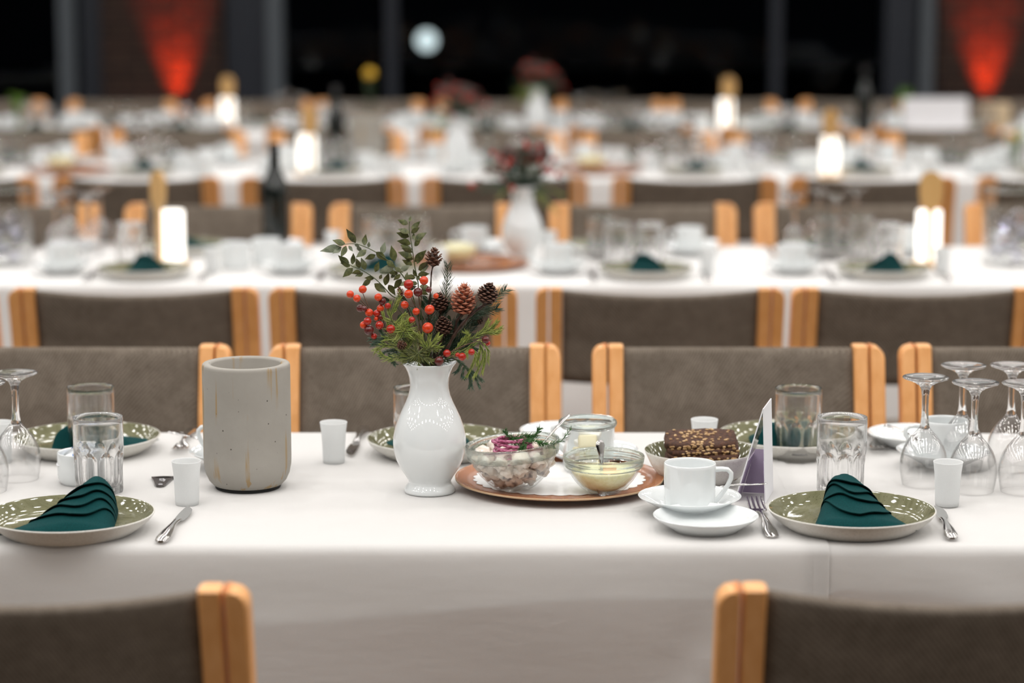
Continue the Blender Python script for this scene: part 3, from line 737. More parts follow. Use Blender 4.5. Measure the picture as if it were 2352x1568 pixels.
for k, (dx, dy, dz, a, b) in enumerate([(-.018, -.006, .024, .3, -.5), (.014, -.012, .024, -.4, .3), (.0, .016, .030, .5, .2), (.018, .010, .026, -.3, .9), (-.012, .012, .030, .1, -.9)]):
    place(POD, 'white creamer pod with blue printed lid in the small ramekin', rk+Vector((dx, dy, dz)), 0, 'creamer pods in the ramekin', rot=(a, b, k*1.3))

# tent card
tp = P(1764, 1158)
tc = thing('tent_card', 'narrow white and purple tent card standing on edge beside the plate', 'menu card', (tp.x-.016, tp.y+.055, TT), R(-13.5))
for s in (-1, 1):
    a, wd, hh = .0235, .09, .146; apex = .018
    lean = -s*math.atan2(apex-s*a, hh)
    X = Matrix.Translation(((s*a+apex)/2, 0, hh/2)) @ Matrix.Rotation(-s*lean, 4, 'Y')
    MB().box((0, 0, 0), (.0016, wd, hh/math.cos(lean)), X=X).build('card_panel' if s > 0 else 'acrylic_panel', M['paperwhite' if s > 0 else 'thin'], tc)
    if s < 0: MB().box((0, 0, 0), (.0019, .0012, hh/math.cos(lean)), X=X @ Matrix.Translation((0, -wd/2, 0))).build('panel_edge', M['paperwhite'], tc)
    MB().box((-s*.0014, 0, -.044), (.0008, wd-.004, .070), X=X).build('printed_area', M['purple'], tc)

zt_ = .070; g0 = (-.021+.018*0, .021); q_ = zt_/.146
def gx(x, z): return x*(1-z/.146)+.018*z/.146
MB().add([(gx(-.0205, 0), .02, .0006), (gx(.0205, 0), .02, .0006), (gx(.0205, zt_), .02, zt_), (gx(-.0205, zt_), .02, zt_), (gx(-.0205, 0), .0212, .0006), (gx(.0205, 0), .0212, .0006), (gx(.0205, zt_), .0212, zt_), (gx(-.0205, zt_), .0212, zt_)],
         [(0, 1, 2, 3), (7, 6, 5, 4), (0, 4, 5, 1), (3, 2, 6, 7), (0, 3, 7, 4), (1, 5, 6, 2)], 0, False).build('print_reflection', M['purple'], tc)  # added purple sheet, stands in for the print's reflection in the acrylic panel

# ------------------------------------------------------------------ serving tray
TRX, TRY = (1284-1176)/FPX*3.83, 3.722
tr = thing('serving_tray', 'round brown wooden tray carrying glass bowls on a paper doily', 'tray', (TRX, TRY, TT))
MB().lathe([(.0005, .008), (.150, .009), (.1620, .0125)], 96).lathe([(.1635, .0160), (.1600, .0162), (.1500, .0120), (.1400, .0112), (.0005, .0112)], 96).build('body', M['tray_wood'], tr)
MB().lathe([(.1620, .0125), (.1640, .0130), (.1644, .0158), (.1635, .0160)], 96).build('rim_edge', M['ply_edge'], tr)
MB().lathe([(.10, 0), (.104, 0), (.104, .0088), (.10, .0088)], 56, closed=True).build('foot_ring', M['tray_wood'], tr)
mb = MB(); n = 30*8; ring = []; ring2 = []
for j in range(n):
    th = 2*PI*j/n; rr_ = .131+.0052*abs(math.sin(15*th)); ring.append((rr_*math.cos(th), rr_*math.sin(th)*.90, .0122)); ring2.append((rr_*.9*math.cos(th), rr_*.9*math.sin(th)*.90, .0122))
mb.grid([ring, ring2], False, True); mb.add(ring2, [tuple(range(n))]); mb.grid([ring, [(a, b, .0116) for a, b, c in ring]], False, True)
dl = mb.build('paper_doily', M['doily'], None, (TRX, TRY, TT)); tag(dl, 'white scalloped paper doily on the round wooden tray', 'doily')
TD = TT+.0126
def glass_bowl(label, loc, r, h, rot=(0, 0, 0)):
    k = r/.0735; q = h/.07
    o = [(.0005, .0), (.028, .0), (.032, .002), (.042, .010), (.054, .024), (.062, .037), (.0668, .047), (.0700, .0490), (.0715, .0520), (.0705, .0550), (.0722, .0575), (.0730, .0620), (.0735, .0680), (.0725, .0700)]
    i = [(.0705, .0695), (.0700, .060), (.0672, .050), (.0600, .038), (.0520, .026), (.0400, .0125), (.028, .0050), (.0005, .0045)]
    t = thing('glass_bowl', label, 'bowl', loc); t.rotation_euler = rot
    MB().lathe([(a*k, b*q) for a, b in o[:7]], 72).lathe([(a*k, b*q) for a, b in i], 72).build('bowl', M['bowlglass'], t)
    MB().lathe([(a*k, b*q) for a, b in o[6:]]+[(.0705*k, .0695*q), (.0698*k, .060*q), (.0668*k, .0500*q)], 72, closed=True).build('rim', M['rimglass'], t)
    return t
HB = Vector(((1186-1176)/FPX*3.73, 3.640, TD+.0032)); HROT = Euler((0, R(-5.5), 0))
glass_bowl('glass bowl of pickled herring topped with red onion and dill', HB, .0735, .072, HROT)
SB = Vector(((1386-1176)/FPX*3.71, 3.622, TD))
glass_bowl('small glass bowl of pale yellow remoulade sauce', SB, .0625, .058)
HX = Matrix.Translation(HB) @ HROT.to_matrix().to_4x4()
def lump(seed, sx, sy, sz, m, name, cat, amp=.3):
    rows = []; seg, rg = 16, 10; rnd = random.Random(seed); ox = rnd.uniform(0, 50)
    for i in range(rg+1):
        th = PI*i/rg; row = []
        for j in range(seg):
            ph = 2*PI*j/seg; d = Vector((max(math.sin(th), 1e-3)*math.cos(ph), max(math.sin(th), 1e-3)*math.sin(ph), math.cos(th)))
            e = Vector([math.copysign(abs(c)**.7, c) for c in d])
            k = 1+amp*noise.noise(d*1.8+Vector((ox, 0, 0)))+amp*.35*noise.noise(d*5+Vector((0, ox, 0)))
            row.append((e.x*sx*k, e.y*sy*k, e.z*sz*k))
        rows.append(row)
    return tag(MB().grid(rows, False, True).build(name, m), 'x', cat)
protos = [lump(k, .0145, .012, .0105, M['herring'], 'herring_piece', 'food', .42) for k in range(5)]
rnd = random.Random(3); spots = []
for lvl, (z, rad, n) in enumerate([(.017, .020, 4), (.028, .038, 8), (.040, .048, 11), (.040, .018, 3), (.050, .053, 11), (.046, .026, 5)]):
    for k in range(n):
        a = 2*PI*k/n+lvl*.5+rnd.uniform(-.1, .1); spots.append((rad*math.cos(a), rad*math.sin(a), z+rnd.uniform(-.002, .003)))
for k, s in enumerate(spots):
    place(protos[k % 5], 'pale chunk of pickled herring in the glass bowl', HX @ Vector(s), 0, 'herring pieces in the glass bowl', rot=(rnd.uniform(-1, 1), rnd.uniform(-1, 1), rnd.uniform(0, 6)))
# red onion rings, dill
rows = []
for j in range(56):
    th = 2*PI*j/56; r0 = .0305+.0012*math.sin(3*th)
    rows.append([((r0+dx)*math.cos(th), (r0+dx)*math.sin(th)*.93, dz+.0012*math.sin(2*th)) for dx, dz in ((0, -.0021), (.0012, -.0017), (.0016, 0), (.0011, .0018), (-.0022, .0021), (-.0032, .001), (-.0028, -.0018))])
ring_me = MB().grid(rows, True, True).build('onion_ring', [M['onion']]); tag(ring_me, 'x', 'food')
sc_r = [1.0, 1.03, .98, 1.0, .93, .80]
for k in range(6):
    place(ring_me, ['lowest red onion ring resting on the herring', 'second red onion ring above the herring', 'third red onion ring above the herring', 'fourth red onion ring above the herring', 'fifth red onion ring just under the dill', 'innermost small red onion ring under the dill'][k],
          HX @ Vector((.001+.0012*math.sin(k*2), -.010+.0007*k, .0585+.0043*min(k, 4)+(.001 if k == 5 else 0))), 0, 'red onion rings on the herring', (sc_r[k], sc_r[k], 1.0), rot=(R(2), R(-6+k*.8), k*.9))
def needles(mb, pts, n, ln, ang, rad, rnd, spread=PI*2, mi=0, side=None, droop=0, taper=.35, curl=0):
    pts = [Vector(p) for p in pts]; m = len(pts)-1
    for k in range(n):
        q = (k+rnd.random()*.6)/n*m; i = min(int(q), m-1); f = q-i
        p = pts[i].lerp(pts[i+1], f); t = (pts[i+1]-pts[i]).normalized()
        a = t.cross(Vector((0, 1, 0)));  a = a.normalized() if a.length > .1 else Vector((1, 0, 0)); b = t.cross(a)
        if side: ph = (0 if k % 2 else PI)+rnd.gauss(0, side)
        else: ph = rnd.uniform(0, spread)
        an = ang*rnd.uniform(.75, 1.2); o = a*math.cos(ph)+b*math.sin(ph)
        L = ln*rnd.uniform(.7, 1.15)*(1-taper*(q/m)); d = t*math.cos(an)+o*math.sin(an)+Vector((0, 0, -droop))
        d.normalize(); d2 = (d+t*.35+Vector((rnd.gauss(0, curl), rnd.gauss(0, curl), rnd.gauss(0, curl)))).normalized()
        mid = p+d*L*.5; tip = mid+d2*L*.5
        s1 = d.cross(Vector((.3, 1, .2))).normalized(); s2 = d.cross(s1)
        vs = []
        for c, r in ((p, rad*.8), (mid, rad), (tip, rad*.25)):
            vs += [c+s1*r, c-s1*r*.5+s2*r*.87, c-s1*r*.5-s2*r*.87]
        mb.add(vs, [(0, 1, 4, 3), (1, 2, 5, 4), (2, 0, 3, 5), (3, 4, 7, 6), (4, 5, 8, 7), (5, 3, 6, 8)], mi)
def qz(u, v, Y): return Q(u, v, Y)
dm = MB(); rnd = random.Random(12)
for (us, dy) in [([(1190, 1018), (1178, 1008), (1165, 1000), (1160, 990)], 0), ([(1200, 1018), (1215, 1008), (1232, 998), (1240, 984)], .005), ([(1185, 1020), (1205, 1010), (1230, 1012), (1262, 1020), (1290, 1012), (1312, 984)], -.01), ([(1175, 1015), (1190, 1004), (1208, 1000), (1222, 1004)], .01),
                 ([(1210, 1020), (1200, 1030), (1195, 1036)], -.03), ([(1170, 1012), (1184, 1016), (1204, 1016), (1226, 1010)], -.02), ([(1232, 1012), (1250, 1022), (1270, 1024)], -.02), ([(1168, 1010), (1190, 1012), (1214, 1012)], .0)]:
    pts = [Q(u, v, 3.630+dy) for u, v in us]; dm.tube(pts, .0005, 5)
    needles(dm, pts, 84, .0125, .75, .0005, rnd, curl=.4)
tag(dm.build('dill_sprig', M['dill']), 'green feathery dill on top of the red onion rings', 'herb')
# serving spoon in herring, spoon in remoulade
def serving(label, a, b, wide=.0045):
    t = thing('serving_spoon', label, 'spoon', a); d = b-a; q = d.to_track_quat('Y', 'Z'); t.rotation_mode = 'QUATERNION'; t.rotation_quaternion = q; L = d.length
    strip(MB(), [(0, .0035, 0, .001), (L*.2, .0026, .001, .0016), (L*.6, wide*.8, .0018, .0013), (L*.85, wide*1.25, .001, .0012), (L*.97, wide, 0, .001), (L, wide*.4, 0, .0006)], 12).build('handle', M['steel'], t)
    rows = [[(.012*math.sin(PI*(.06+.9*i/7))**.6*s, -.036*i/7+.002, -.004*(1-s*s)*math.sin(PI*i/7)) for s in (-1, -.5, 0, .5, 1)] for i in range(8)]
    MB().grid(rows).build('bowl', M['steel'], t)
serving('steel serving spoon leaning in the herring bowl', HX @ Vector((.030, 0, .046)), Q(1309, 950, 3.66), .0045)
serving('steel spoon standing upright in the remoulade', Q(1382, 1090, 3.600), Q(1377, 1011, 3.605), .0066)
# remoulade
rows = []
for rr_, z in [(.0005, .0052), (.0225, .0055), (.033, .011), (.0425, .0215), (.0485, .0300), (.0500, .0330), (.0490, .0350), (.042, .0372), (.032, .0385), (.02, .0392), (.0005, .0395)]:
    rows.append([((rr_*.99)*math.cos(2*PI*j/48), (rr_*.99)*math.sin(2*PI*j/48), z+(.0026*noise.noise(Vector((rr_*70*math.cos(2*PI*j/48), rr_*70*math.sin(2*PI*j/48), 3))) if z > .032 else 0)) for j in range(48)])
rm = MB().grid(rows, False, True).build('remoulade', M['remoulade'], None, SB); tag(rm, 'pale yellow remoulade filling the small glass bowl', 'sauce')
cr = lump(31, .012, .008, .0028, M['carrot'], 'carrot_slice', 'food', .15); place(cr, 'orange carrot slice on the remoulade', SB+Vector((.007, -.012, .042)), .3)
hb = lump(33, .010, .004, .0012, M['leafdark'], 'herb_leaf', 'herb', .2)
place(hb, 'dark green herb leaf at the left in the remoulade', SB+Vector((-.030, -.012, .0405)), .2, 'herb leaves in the remoulade'); place(hb, 'dark green herb leaf beside the carrot slice', SB+Vector((-.002, -.002, .0425)), 1.2, 'herb leaves in the remoulade')
# jar with wrapped butter
JB = Vector(((1349-1176)/FPX*3.86, 3.775, TD))
t = thing('glass_jar', 'squat clear glass jar of wrapped butter portions on the tray', 'jar', JB)
MB().lathe([(.0005, 0), (.034, 0), (.0375, .003), (.0395, .010), (.0405, .066), (.0420, .0715)], 64).lathe([(.0395, .072), (.0378, .066), (.0368, .010), (.034, .006), (.0005, .006)], 64).build('body', M['bowlglass'], t)
MB().lathe([(.0420, .0710), (.0452, .0735), (.0468, .0775), (.0462, .0815), (.0435, .0835), (.0412, .0830), (.0398, .0790), (.0395, .0720)], 64, closed=True).build('rim', M['rimglass'], t)
bp = bevel(tag(MB().box((0, 0, 0), (.034, .024, .011)).build('butter_portion', M['butterpack']), 'x', 'butter'), .003, 2)
bq = bevel(tag(MB().box((0, 0, 0), (.030, .024, .012)).build('butter_portion', M['buttery']), 'x', 'butter'), .003, 2)
for k, (pp, dx, dy, dz, e) in enumerate([(bp, -.004, -.010, .0165, (.05, .0, .2)), (bq, .006, .010, .017, (0, .1, -.4)), (bq, -.008, -.008, .031, (.3, .2, .9)), (bp, .010, -.010, .033, (-.2, .1, .1)), (bp, -.002, .010, .045, (.1, -.2, .4)), (bq, .0, -.012, .048, (.9, 0, .1)), (bp, .004, .006, .058, (.1, .15, -.2))]):
    place(pp, 'small wrapped butter portion inside the glass jar' if pp is bp else 'pale yellow wrapped butter portion inside the glass jar', JB+Vector((dx, dy, dz)), 0, 'butter portions in the jar', rot=e)
# bread bowl
BB = at(1609, 1036, .050)
t = thing('bread_bowl', 'wide bowl, cream outside and green inside, holding dark bread', 'bowl', BB)
MB().lathe([(.0005, .003), (.040, .003), (.041, 0), (.046, 0), (.050, .003), (.066, .013), (.078, .028), (.0865, .046), (.0888, .0515), (.0880, .0525)], 80).build('body', M['stoneware'], t)
MB().lathe([(.0880, .0525), (.0855, .0505), (.076, .031), (.064, .0165), (.048, .0085), (.0005, .008)], 80).build('glazed_well', M['glaze'], t)
def make_slice(seed, first=False):
    rnd = random.Random(seed); t = thing('bread_slice', 'x', 'bread'); n = 40; top = []; bot = []
    for j in range(n):
        th = 2*PI*j/n; c, s = math.cos(th), math.sin(th); k = (abs(c)**5+abs(s)**5)**(-1/5); nz = 1+.05*noise.noise(Vector((c*3, s*3, seed)))
        x, y = .056*k*c*nz, .031*k*s*nz
        top.append((x, y, .0095+.0012*noise.noise(Vector((x*90, y*90, seed))))); bot.append((x, y, .0006*noise.noise(Vector((x*90, y*90, seed+9)))))
    mid = [(x*1.015, y*1.02, .005) for x, y, z in top]; i2 = [(x*.8, y*.8, .0098) for x, y, z in top]
    MB().grid([bot, mid, top, i2], False, True).add(i2, [tuple(range(n))]).add(bot, [tuple(range(n))]).build('crumb', M['rye'], t)
    mb = MB()
    for k in range(120 if first else 40):
        if first and k < 85: x, y, z = rnd.gauss(-.004, .022), rnd.uniform(-.030, .028), .0102
        else: x = rnd.uniform(-.048, .054); y, z = -.0322, rnd.uniform(.0015, .0088)
        if abs(x) > .054: continue
        r = rnd.uniform(.0018, .0030); mb.ball((x, y, z), r, 7, 5, 0, None, (1.2, .8 if z > .0095 else .5, .45 if z > .0095 else .8))
    tag(mb.build('seeds', M['seedm'], t), kind='stuff'); return t
sl = [make_slice(k, k in (4, 5)) for k in range(6)]
for k in range(6):
    place(sl[k], ['bottom', 'second lowest', 'third lowest', 'fourth lowest', 'second topmost', 'topmost'][k]+' dark rye slice in the bread bowl',
          BB+Vector((.004+.003*math.sin(k*2.3), -.004+.0065*k, .014+.0088*k)), 0, 'rye slices in the bread bowl', rot=(R(14), R(-2+1.2*math.sin(k*3)), R(-3+4*math.sin(k*1.9))))

# ================================================================== THE BOUQUET ON THE FRONT TABLE
def zz(x, y, dy=0): return Q(700+x/3.733, 480+y/3.733, VY+dy)
S1 = 1/3.733/FPX*3.72          # metres per zoomed unit at the vase
MOUTH = Vector((VX, VY, TT+.192))
def curve(pts, n=6):
    """smooth curve through points"""
    pts = [Vector(p) for p in pts]; out = []
    for i in range(len(pts)-1):
        p0 = pts[max(i-1, 0)]; p1 = pts[i]; p2 = pts[i+1]; p3 = pts[min(i+2, len(pts)-1)]
        for k in range(n):
            t = k/n; out.append(.5*((2*p1)+(p2-p0)*t+(2*p0-5*p1+4*p2-p3)*t*t+(3*p1-p0-3*p2+p3)*t**3))
    out.append(pts[-1]); return out
def leaf(parent, a, b, wd, m, rnd, name='leaf'):
    a = Vector(a); b = Vector(b); L = (b-a).length; d = (b-a)/L
    face = Vector((rnd.uniform(-.5, .5), -1, rnd.uniform(-.3, .6))); side = d.cross(face).normalized(); nn = side.cross(d).normalized()
    rows = []; bend = rnd.uniform(-.12, .12)
    for i in range(8):
        t = i/7; wv_ = wd*(math.sin(PI*t**.8)**1.15)*(1-.25*t)+.00015; c = a+d*(L*t)+nn*(bend*L*math.sin(PI*t))+side*(rnd.uniform(-.3, .3)*.0006)
        rows.append([c+side*(wv_*s)+nn*(-.18*wv_*abs(s)**1.2-.0004*(s == 0)) for s in (-1, -.5, 0, .5, 1)])
    back = [[p-nn*.00035 for p in r] for r in rows]
    return MB().grid(rows).grid(back).build(name, m, parent)
rnd = random.Random(21)
def sprig(label, stem, leaves, m, dy, r0=.0011):
    t = thing('leafy_sprig', label, 'sprig')
    pts = curve([MOUTH+Vector((0, dy*.2, -.05)), MOUTH+Vector((0, dy*.3, 0))]+[zz(x, y, dy+k*0) for k, (x, y) in enumerate(stem)], 5)
    n = len(pts); MB().tube(pts, [r0*(1.25-.8*i/n) for i in range(n)], 6).build('stem', M['greenstem'], t)
    for q in leaves:
        (x0, y0, x1, y1) = q[:4]; mm = q[4] if len(q) > 4 else m
        L = math.hypot(x1-x0, y1-y0)*S1
        leaf(t, zz(x0, y0, dy+rnd.uniform(-.003, .003)), zz(x1, y1, dy+rnd.uniform(-.006, .006)), min(.0066, max(.0028, L*.27)), M[mm], rnd)
    return t
sprig('tall upright dark green leafy sprig at the top of the bouquet', [(985, 800), (970, 620), (945, 500), (920, 330), (895, 170), (905, 75)],
      [(885, 128, 795, 90), (895, 105, 908, 60), (910, 165, 990, 105), (895, 205, 800, 170), (895, 238, 785, 203), (912, 205, 985, 158), (940, 268, 1046, 200), (930, 262, 935, 205),
       (910, 300, 790, 274), (940, 318, 1000, 240), (922, 345, 820, 308), (922, 372, 830, 335), (925, 408, 800, 368), (930, 432, 832, 392), (942, 452, 1042, 350), (922, 480, 835, 435), (965, 470, 985, 405), (975, 525, 1072, 448), (985, 532, 1065, 482),
       (970, 560, 1070, 555), (960, 580, 930, 515), (950, 590, 860, 575), (975, 600, 1045, 620), (965, 640, 890, 625), (985, 660, 1085, 680), (985, 700, 1060, 735), (960, 610, 985, 560)], 'leaf', .0)
sprig('long leafy sprig arching out to the upper left of the bouquet', [(930, 760), (860, 600), (770, 490), (700, 430), (610, 370), (520, 325), (430, 298), (330, 303)],
      [(435, 292, 355, 170), (348, 300, 238, 265), (300, 320, 130, 362, 'leafpale'), (315, 322, 238, 380, 'leafpale'), (355, 315, 308, 415), (375, 315, 412, 362, 'leafpale'), (450, 320, 490, 380, 'leafpale'), (528, 348, 438, 415), (510, 312, 524, 215), (545, 330, 552, 280, 'leafpale'),
       (606, 392, 515, 430), (660, 385, 688, 283, 'leafpale'), (612, 368, 702, 445), (768, 448, 742, 312), (700, 440, 778, 500), (770, 500, 845, 545), (820, 530, 905, 480, 'leafpale'), (765, 500, 640, 530, 'leafpale'), (800, 550, 720, 545), (850, 590, 940, 580), (820, 560, 760, 610), (880, 620, 815, 660), (870, 610, 880, 540), (430, 300, 470, 330, 'leafpale')], 'leaf', -.012, .0010)
sprig('lower leafy sprig reaching left above the berries', [(900, 850), (750, 745), (660, 650), (580, 580), (480, 520), (400, 485), (300, 420)],
      [(378, 484, 285, 396), (388, 490, 305, 462), (405, 474, 415, 378), (468, 508, 440, 420), (518, 522, 483, 415), (412, 505, 325, 585), (480, 535, 400, 552), (500, 548, 430, 575), (603, 540, 636, 448), (597, 592, 512, 590), (565, 605, 486, 665), (596, 638, 700, 716), (690, 655, 722, 545), (718, 650, 778, 742), (640, 600, 660, 560), (740, 590, 780, 540), (640, 545, 770, 505, 'leafpale'), (830, 600, 760, 690), (780, 560, 700, 500)], 'leaf', -.004, .0010)
sprig('dark glossy leaves low in the middle of the bouquet', [(900, 1000), (800, 850), (760, 780)],
      [(640, 765, 742, 790, 'leafdark'), (650, 800, 745, 805, 'leafdark'), (860, 860, 880, 920, 'leafdark'), (880, 880, 960, 830, 'leafdark'), (1010, 740, 1060, 800, 'leafdark'), (1000, 780, 1030, 870, 'leafdark'), (900, 960, 860, 1020, 'leafdark'), (880, 690, 960, 660, 'leafdark'), (1000, 690, 1085, 690, 'leafdark'), (800, 740, 880, 790, 'leafdark'), (960, 900, 1030, 960, 'leafdark'), (830, 900, 790, 980, 'leafdark'), (1230, 910, 1250, 960, 'leafdark')], 'leafdark', .010, .0012)
# berries
def berry_branch(label, berries, stems, dy):
    t = thing('berry_branch', label, 'berry branch')
    mb = MB()
    for s in stems:
        p = curve([zz(x, y, dy+.004) for x, y in s], 5) if len(s) > 2 else [zz(x, y, dy+.004) for x, y in s]
        mb.tube(p, [.0010-.0004*i/len(p) for i in range(len(p))], 5)
    mb.tube(curve([MOUTH+Vector((0, 0, -.05)), MOUTH, zz(*stems[0][0], dy+.004)], 5), .0013, 5)
    mb.build('stem', M['stem'], t)
    for (x, y, r, m) in berries:
        o = MB().ball((0, 0, 0), r*S1*1.0, 18, 12, 0, None, (1, 1, 1.02)).build('berry', M[m], t, zz(x, y, dy-.006+rnd.uniform(-.006, .006)))
        o.rotation_euler = (rnd.random(), rnd.random(), rnd.random())
B, BR, BD = 'berry', 'berryred', 'berrydark'
berry_branch('branch of orange-red berries spreading to the left of the bouquet',
    [(390, 730, 32, B), (447, 765, 32, B), (497, 688, 34, B), (475, 850, 32, BD), (510, 855, 24, BD), (552, 888, 35, B), (618, 895, 32, BR), (538, 960, 34, BR), (505, 993, 32, B), (552, 1037, 43, BD), (630, 755, 33, B), (665, 790, 33, BD), (650, 850, 32, B), (641, 995, 36, BR), (655, 925, 30, BD), (612, 940, 18, B), (593, 1090, 27, BR), (712, 830, 26, BR)],
    [[(860, 1250), (760, 1130), (700, 1050)], [(700, 1050), (640, 960), (560, 860), (497, 720)], [(560, 860), (470, 800), (410, 750)], [(560, 870), (480, 775)], [(700, 1050), (660, 900), (635, 780)], [(700, 1050), (600, 960), (540, 975)], [(700, 1050), (640, 1090), (560, 1040)]], -.016)
berry_branch('branch of orange-red berries in the middle of the bouquet',
    [(890, 645, 42, BR), (1022, 612, 37, B), (890, 727, 38, B), (970, 712, 38, BD), (857, 820, 34, B), (954, 878, 31, B), (1070, 861, 42, B), (919, 950, 28, BR), (1054, 1018, 47, B), (737, 1028, 38, BR), (1125, 745, 24, B), (1062, 690, 26, BD)],
    [[(985, 1200), (980, 1060), (985, 900), (1000, 760), (1018, 650)], [(985, 880), (930, 800), (905, 730)], [(985, 890), (930, 840), (880, 825)], [(990, 1040), (1010, 980), (1050, 905)], [(985, 1060), (950, 1000), (925, 960)], [(985, 1050), (1030, 1045)], [(990, 870), (975, 730)], [(960, 1150), (850, 1080), (750, 1040)], [(1000, 760), (960, 700), (895, 650)]], -.024)
berry_branch('branch of red berries hanging over the right rim of the vase',
    [(1219, 1236, 33, BR), (1350, 1265, 34, BR), (1152, 1303, 39, BD), (1550, 1120, 32, BD), (1570, 1150, 22, BR), (1430, 1225, 28, BR), (1310, 1250, 20, BR)],
    [[(1150, 1280), (1300, 1200), (1420, 1150), (1540, 1120)], [(1200, 1260), (1350, 1262)], [(1150, 1280), (1219, 1236)]], -.030)
# cones
def cone(label, x, y, wd, ht, m, tip, stem, dy, tilt=0, n=60, open_=.75, up=1, sr=.0018, fringe=False):
    t = thing('pine_cone', label, 'cone')
    c = zz(x, y, dy); W = wd*S1/2; H = ht*S1; mb = MB(); rr = random.Random(x)
    core = [(.0003, -H/2), (W*.35, -H*.35), (W*.45, -H*.1), (W*.35, H*.2), (.0003, H*.42)]
    X = Matrix.Translation(c) @ Matrix.Rotation(tilt, 4, 'Y')
    MB().lathe(core, 14, X=X).build('core', M['darkstem'], t)
    for k in range(n):
        f = (k+.5)/n; z = -H*.46+H*.84*f; a = k*2.39996
        rad = W*(math.sin(PI*(.16+.80*f))**.75); el = open_*(1-1.05*f)*up+f*1.1
        sz = W*(.60-.26*f)*rr.uniform(.9, 1.1)
        out = Vector((math.cos(a), math.sin(a), 0)); upv = Vector((0, 0, 1)); s = upv.cross(out)
        d = (out*math.cos(el)+upv*math.sin(el)); nn = d.cross(s)
        base = Vector((0, 0, z))+out*max(rad-sz, .0002)
        vs = []
        for q, ww, tk in ((0, .25, .10), (.55, .62, .12), (.88, .50, .17), (1.05, .14, .10)):
            p = base+d*(sz*q)+upv*(-.12*sz*(q > .8))
            vs += [p-s*(sz*ww), p-nn*(sz*tk), p+s*(sz*ww), p+nn*(sz*tk)]
        fs = []
        for q in range(3):
            for e in range(4): fs.append((q*4+e, q*4+(e+1) % 4, q*4+4+(e+1) % 4, q*4+4+e))
        fs.append((12, 13, 14, 15)); mb.add(vs, fs, [0]*8+[1]*5, True, X)
        if fringe:
            tipp = base+d*sz*1.0
            for e in range(5):
                dd = (d+s*rr.uniform(-.7, .7)+upv*rr.uniform(-.1, .6)).normalized()
                mb.tube([tipp, tipp+dd*sz*.35], [.0003, .0001], 3, 1, False, X)
    mb.build('scales', [M[m], M[tip]], t)
    p = curve([X @ Vector((0, 0, -H*.45))]+[zz(a, b, dy+.004) for a, b in stem]+[MOUTH+Vector((.004, 0, -.01)), MOUTH+Vector((0, 0, -.05))], 5)
    MB().tube(p, [sr*(1+.25*math.sin(i*1.7)) for i in range(len(p))], 7).build('stem', M['darkstem'], t)
cone('brown open cone standing highest on a thin twig', 1105, 415, 178, 175, 'conebrown', 'conetip', [(1085, 560), (1078, 700), (1062, 900)], .0, R(5), 34, .55, sr=.0011)
cone('pale orange-brown shaggy cone right of the middle', 1360, 775, 235, 285, 'coneorange', 'coneorange', [(1305, 960), (1270, 1100)], -.006, R(4), 62, .35, sr=.0022, fringe=True)
cone('dark brown cone at the upper right of the bouquet', 1568, 730, 212, 205, 'cone', 'conetip', [(1500, 850), (1400, 930), (1290, 1070), (1220, 1200)], -.014, R(14), 64, .6, sr=.0026)
cone('dark brown cone left of the shaggy orange cone', 1158, 800, 175, 180, 'cone', 'conetip', [(1150, 950), (1130, 1100)], .004, R(-6), 56, .6)
cone('dark brown cone low in the middle of the bouquet', 1190, 1005, 180, 175, 'cone', 'conetip', [(1160, 1150)], -.006, R(-4), 58, .6)
cone('small round brown cone low at the left of the bouquet', 832, 1165, 96, 92, 'conebrown', 'conebrown', [(900, 1230)], -.034, R(80), 40, .5, sr=.0010)
cone('small brown cone at the right edge of the bouquet', 1508, 955, 78, 80, 'conebrown', 'conetip', [(1420, 1060)], .006, R(30), 34, .5, sr=.0010)
cone('small pinkish cone behind the central berries', 820, 705, 80, 90, 'coneorange', 'conetip', [(880, 850)], .008, R(-20), 30, .5, sr=.0010)
# fir and cypress twigs
def twig(label, stems, m, n, ln, ang, rad, dy, side=.35, droop=0, taper=.35, curl=.08, stem_m='greenstem', sr=.0009, root=True):
    t = thing('evergreen_twig', label, 'twig'); rr = random.Random(len(label)*7+n)
    sm = MB(); nm_ = MB()
    for s in stems:
        p = curve([zz(x, y, dy+(s[0][0]-x)*0) for x, y in s], 6)
        sm.tube(p, [sr*(1-.6*i/len(p)) for i in range(len(p))], 5)
        needles(nm_, p, n, ln, ang, rad, rr, side=side, droop=droop, taper=taper, curl=curl)
    if root: sm.tube(curve([zz(*stems[0][0], dy), MOUTH+Vector((0, 0, .002)), MOUTH+Vector((0, 0, -.05))], 5), sr, 5)
    sm.build('stem', M[stem_m], t); tag(nm_.build('needles', M[m], t), kind='stuff'); return t
twig('dark fir tip standing up behind the middle of the bouquet', [[(1205, 900), (1210, 740), (1222, 600), (1225, 480)]], 'firdark', 60, .021, .62, .0006, .010)
twig('blue-green fir tip pointing right past the dark cone', [[(1400, 940), (1500, 870), (1620, 770), (1720, 690)]], 'firblue', 90, .0215, .7, .0006, .002)
twig('blue-green fir twig below the upper right cone', [[(1380, 1000), (1480, 900), (1600, 870), (1650, 850)]], 'firblue', 60, .020, .7, .0006, .006)
twig('dark fir twig filling the lower right of the bouquet', [[(1200, 1200), (1350, 1080), (1480, 960)], [(1200, 1220), (1300, 1150), (1420, 1120)], [(1150, 1180), (1250, 1050), (1330, 950)], [(1120, 1150), (1180, 900), (1230, 840)], [(1150, 1250), (1330, 1200), (1450, 1180)], [(1060, 1100), (1080, 900), (1060, 780)]], 'firdark', 120, .022, .7, .0006, .006)
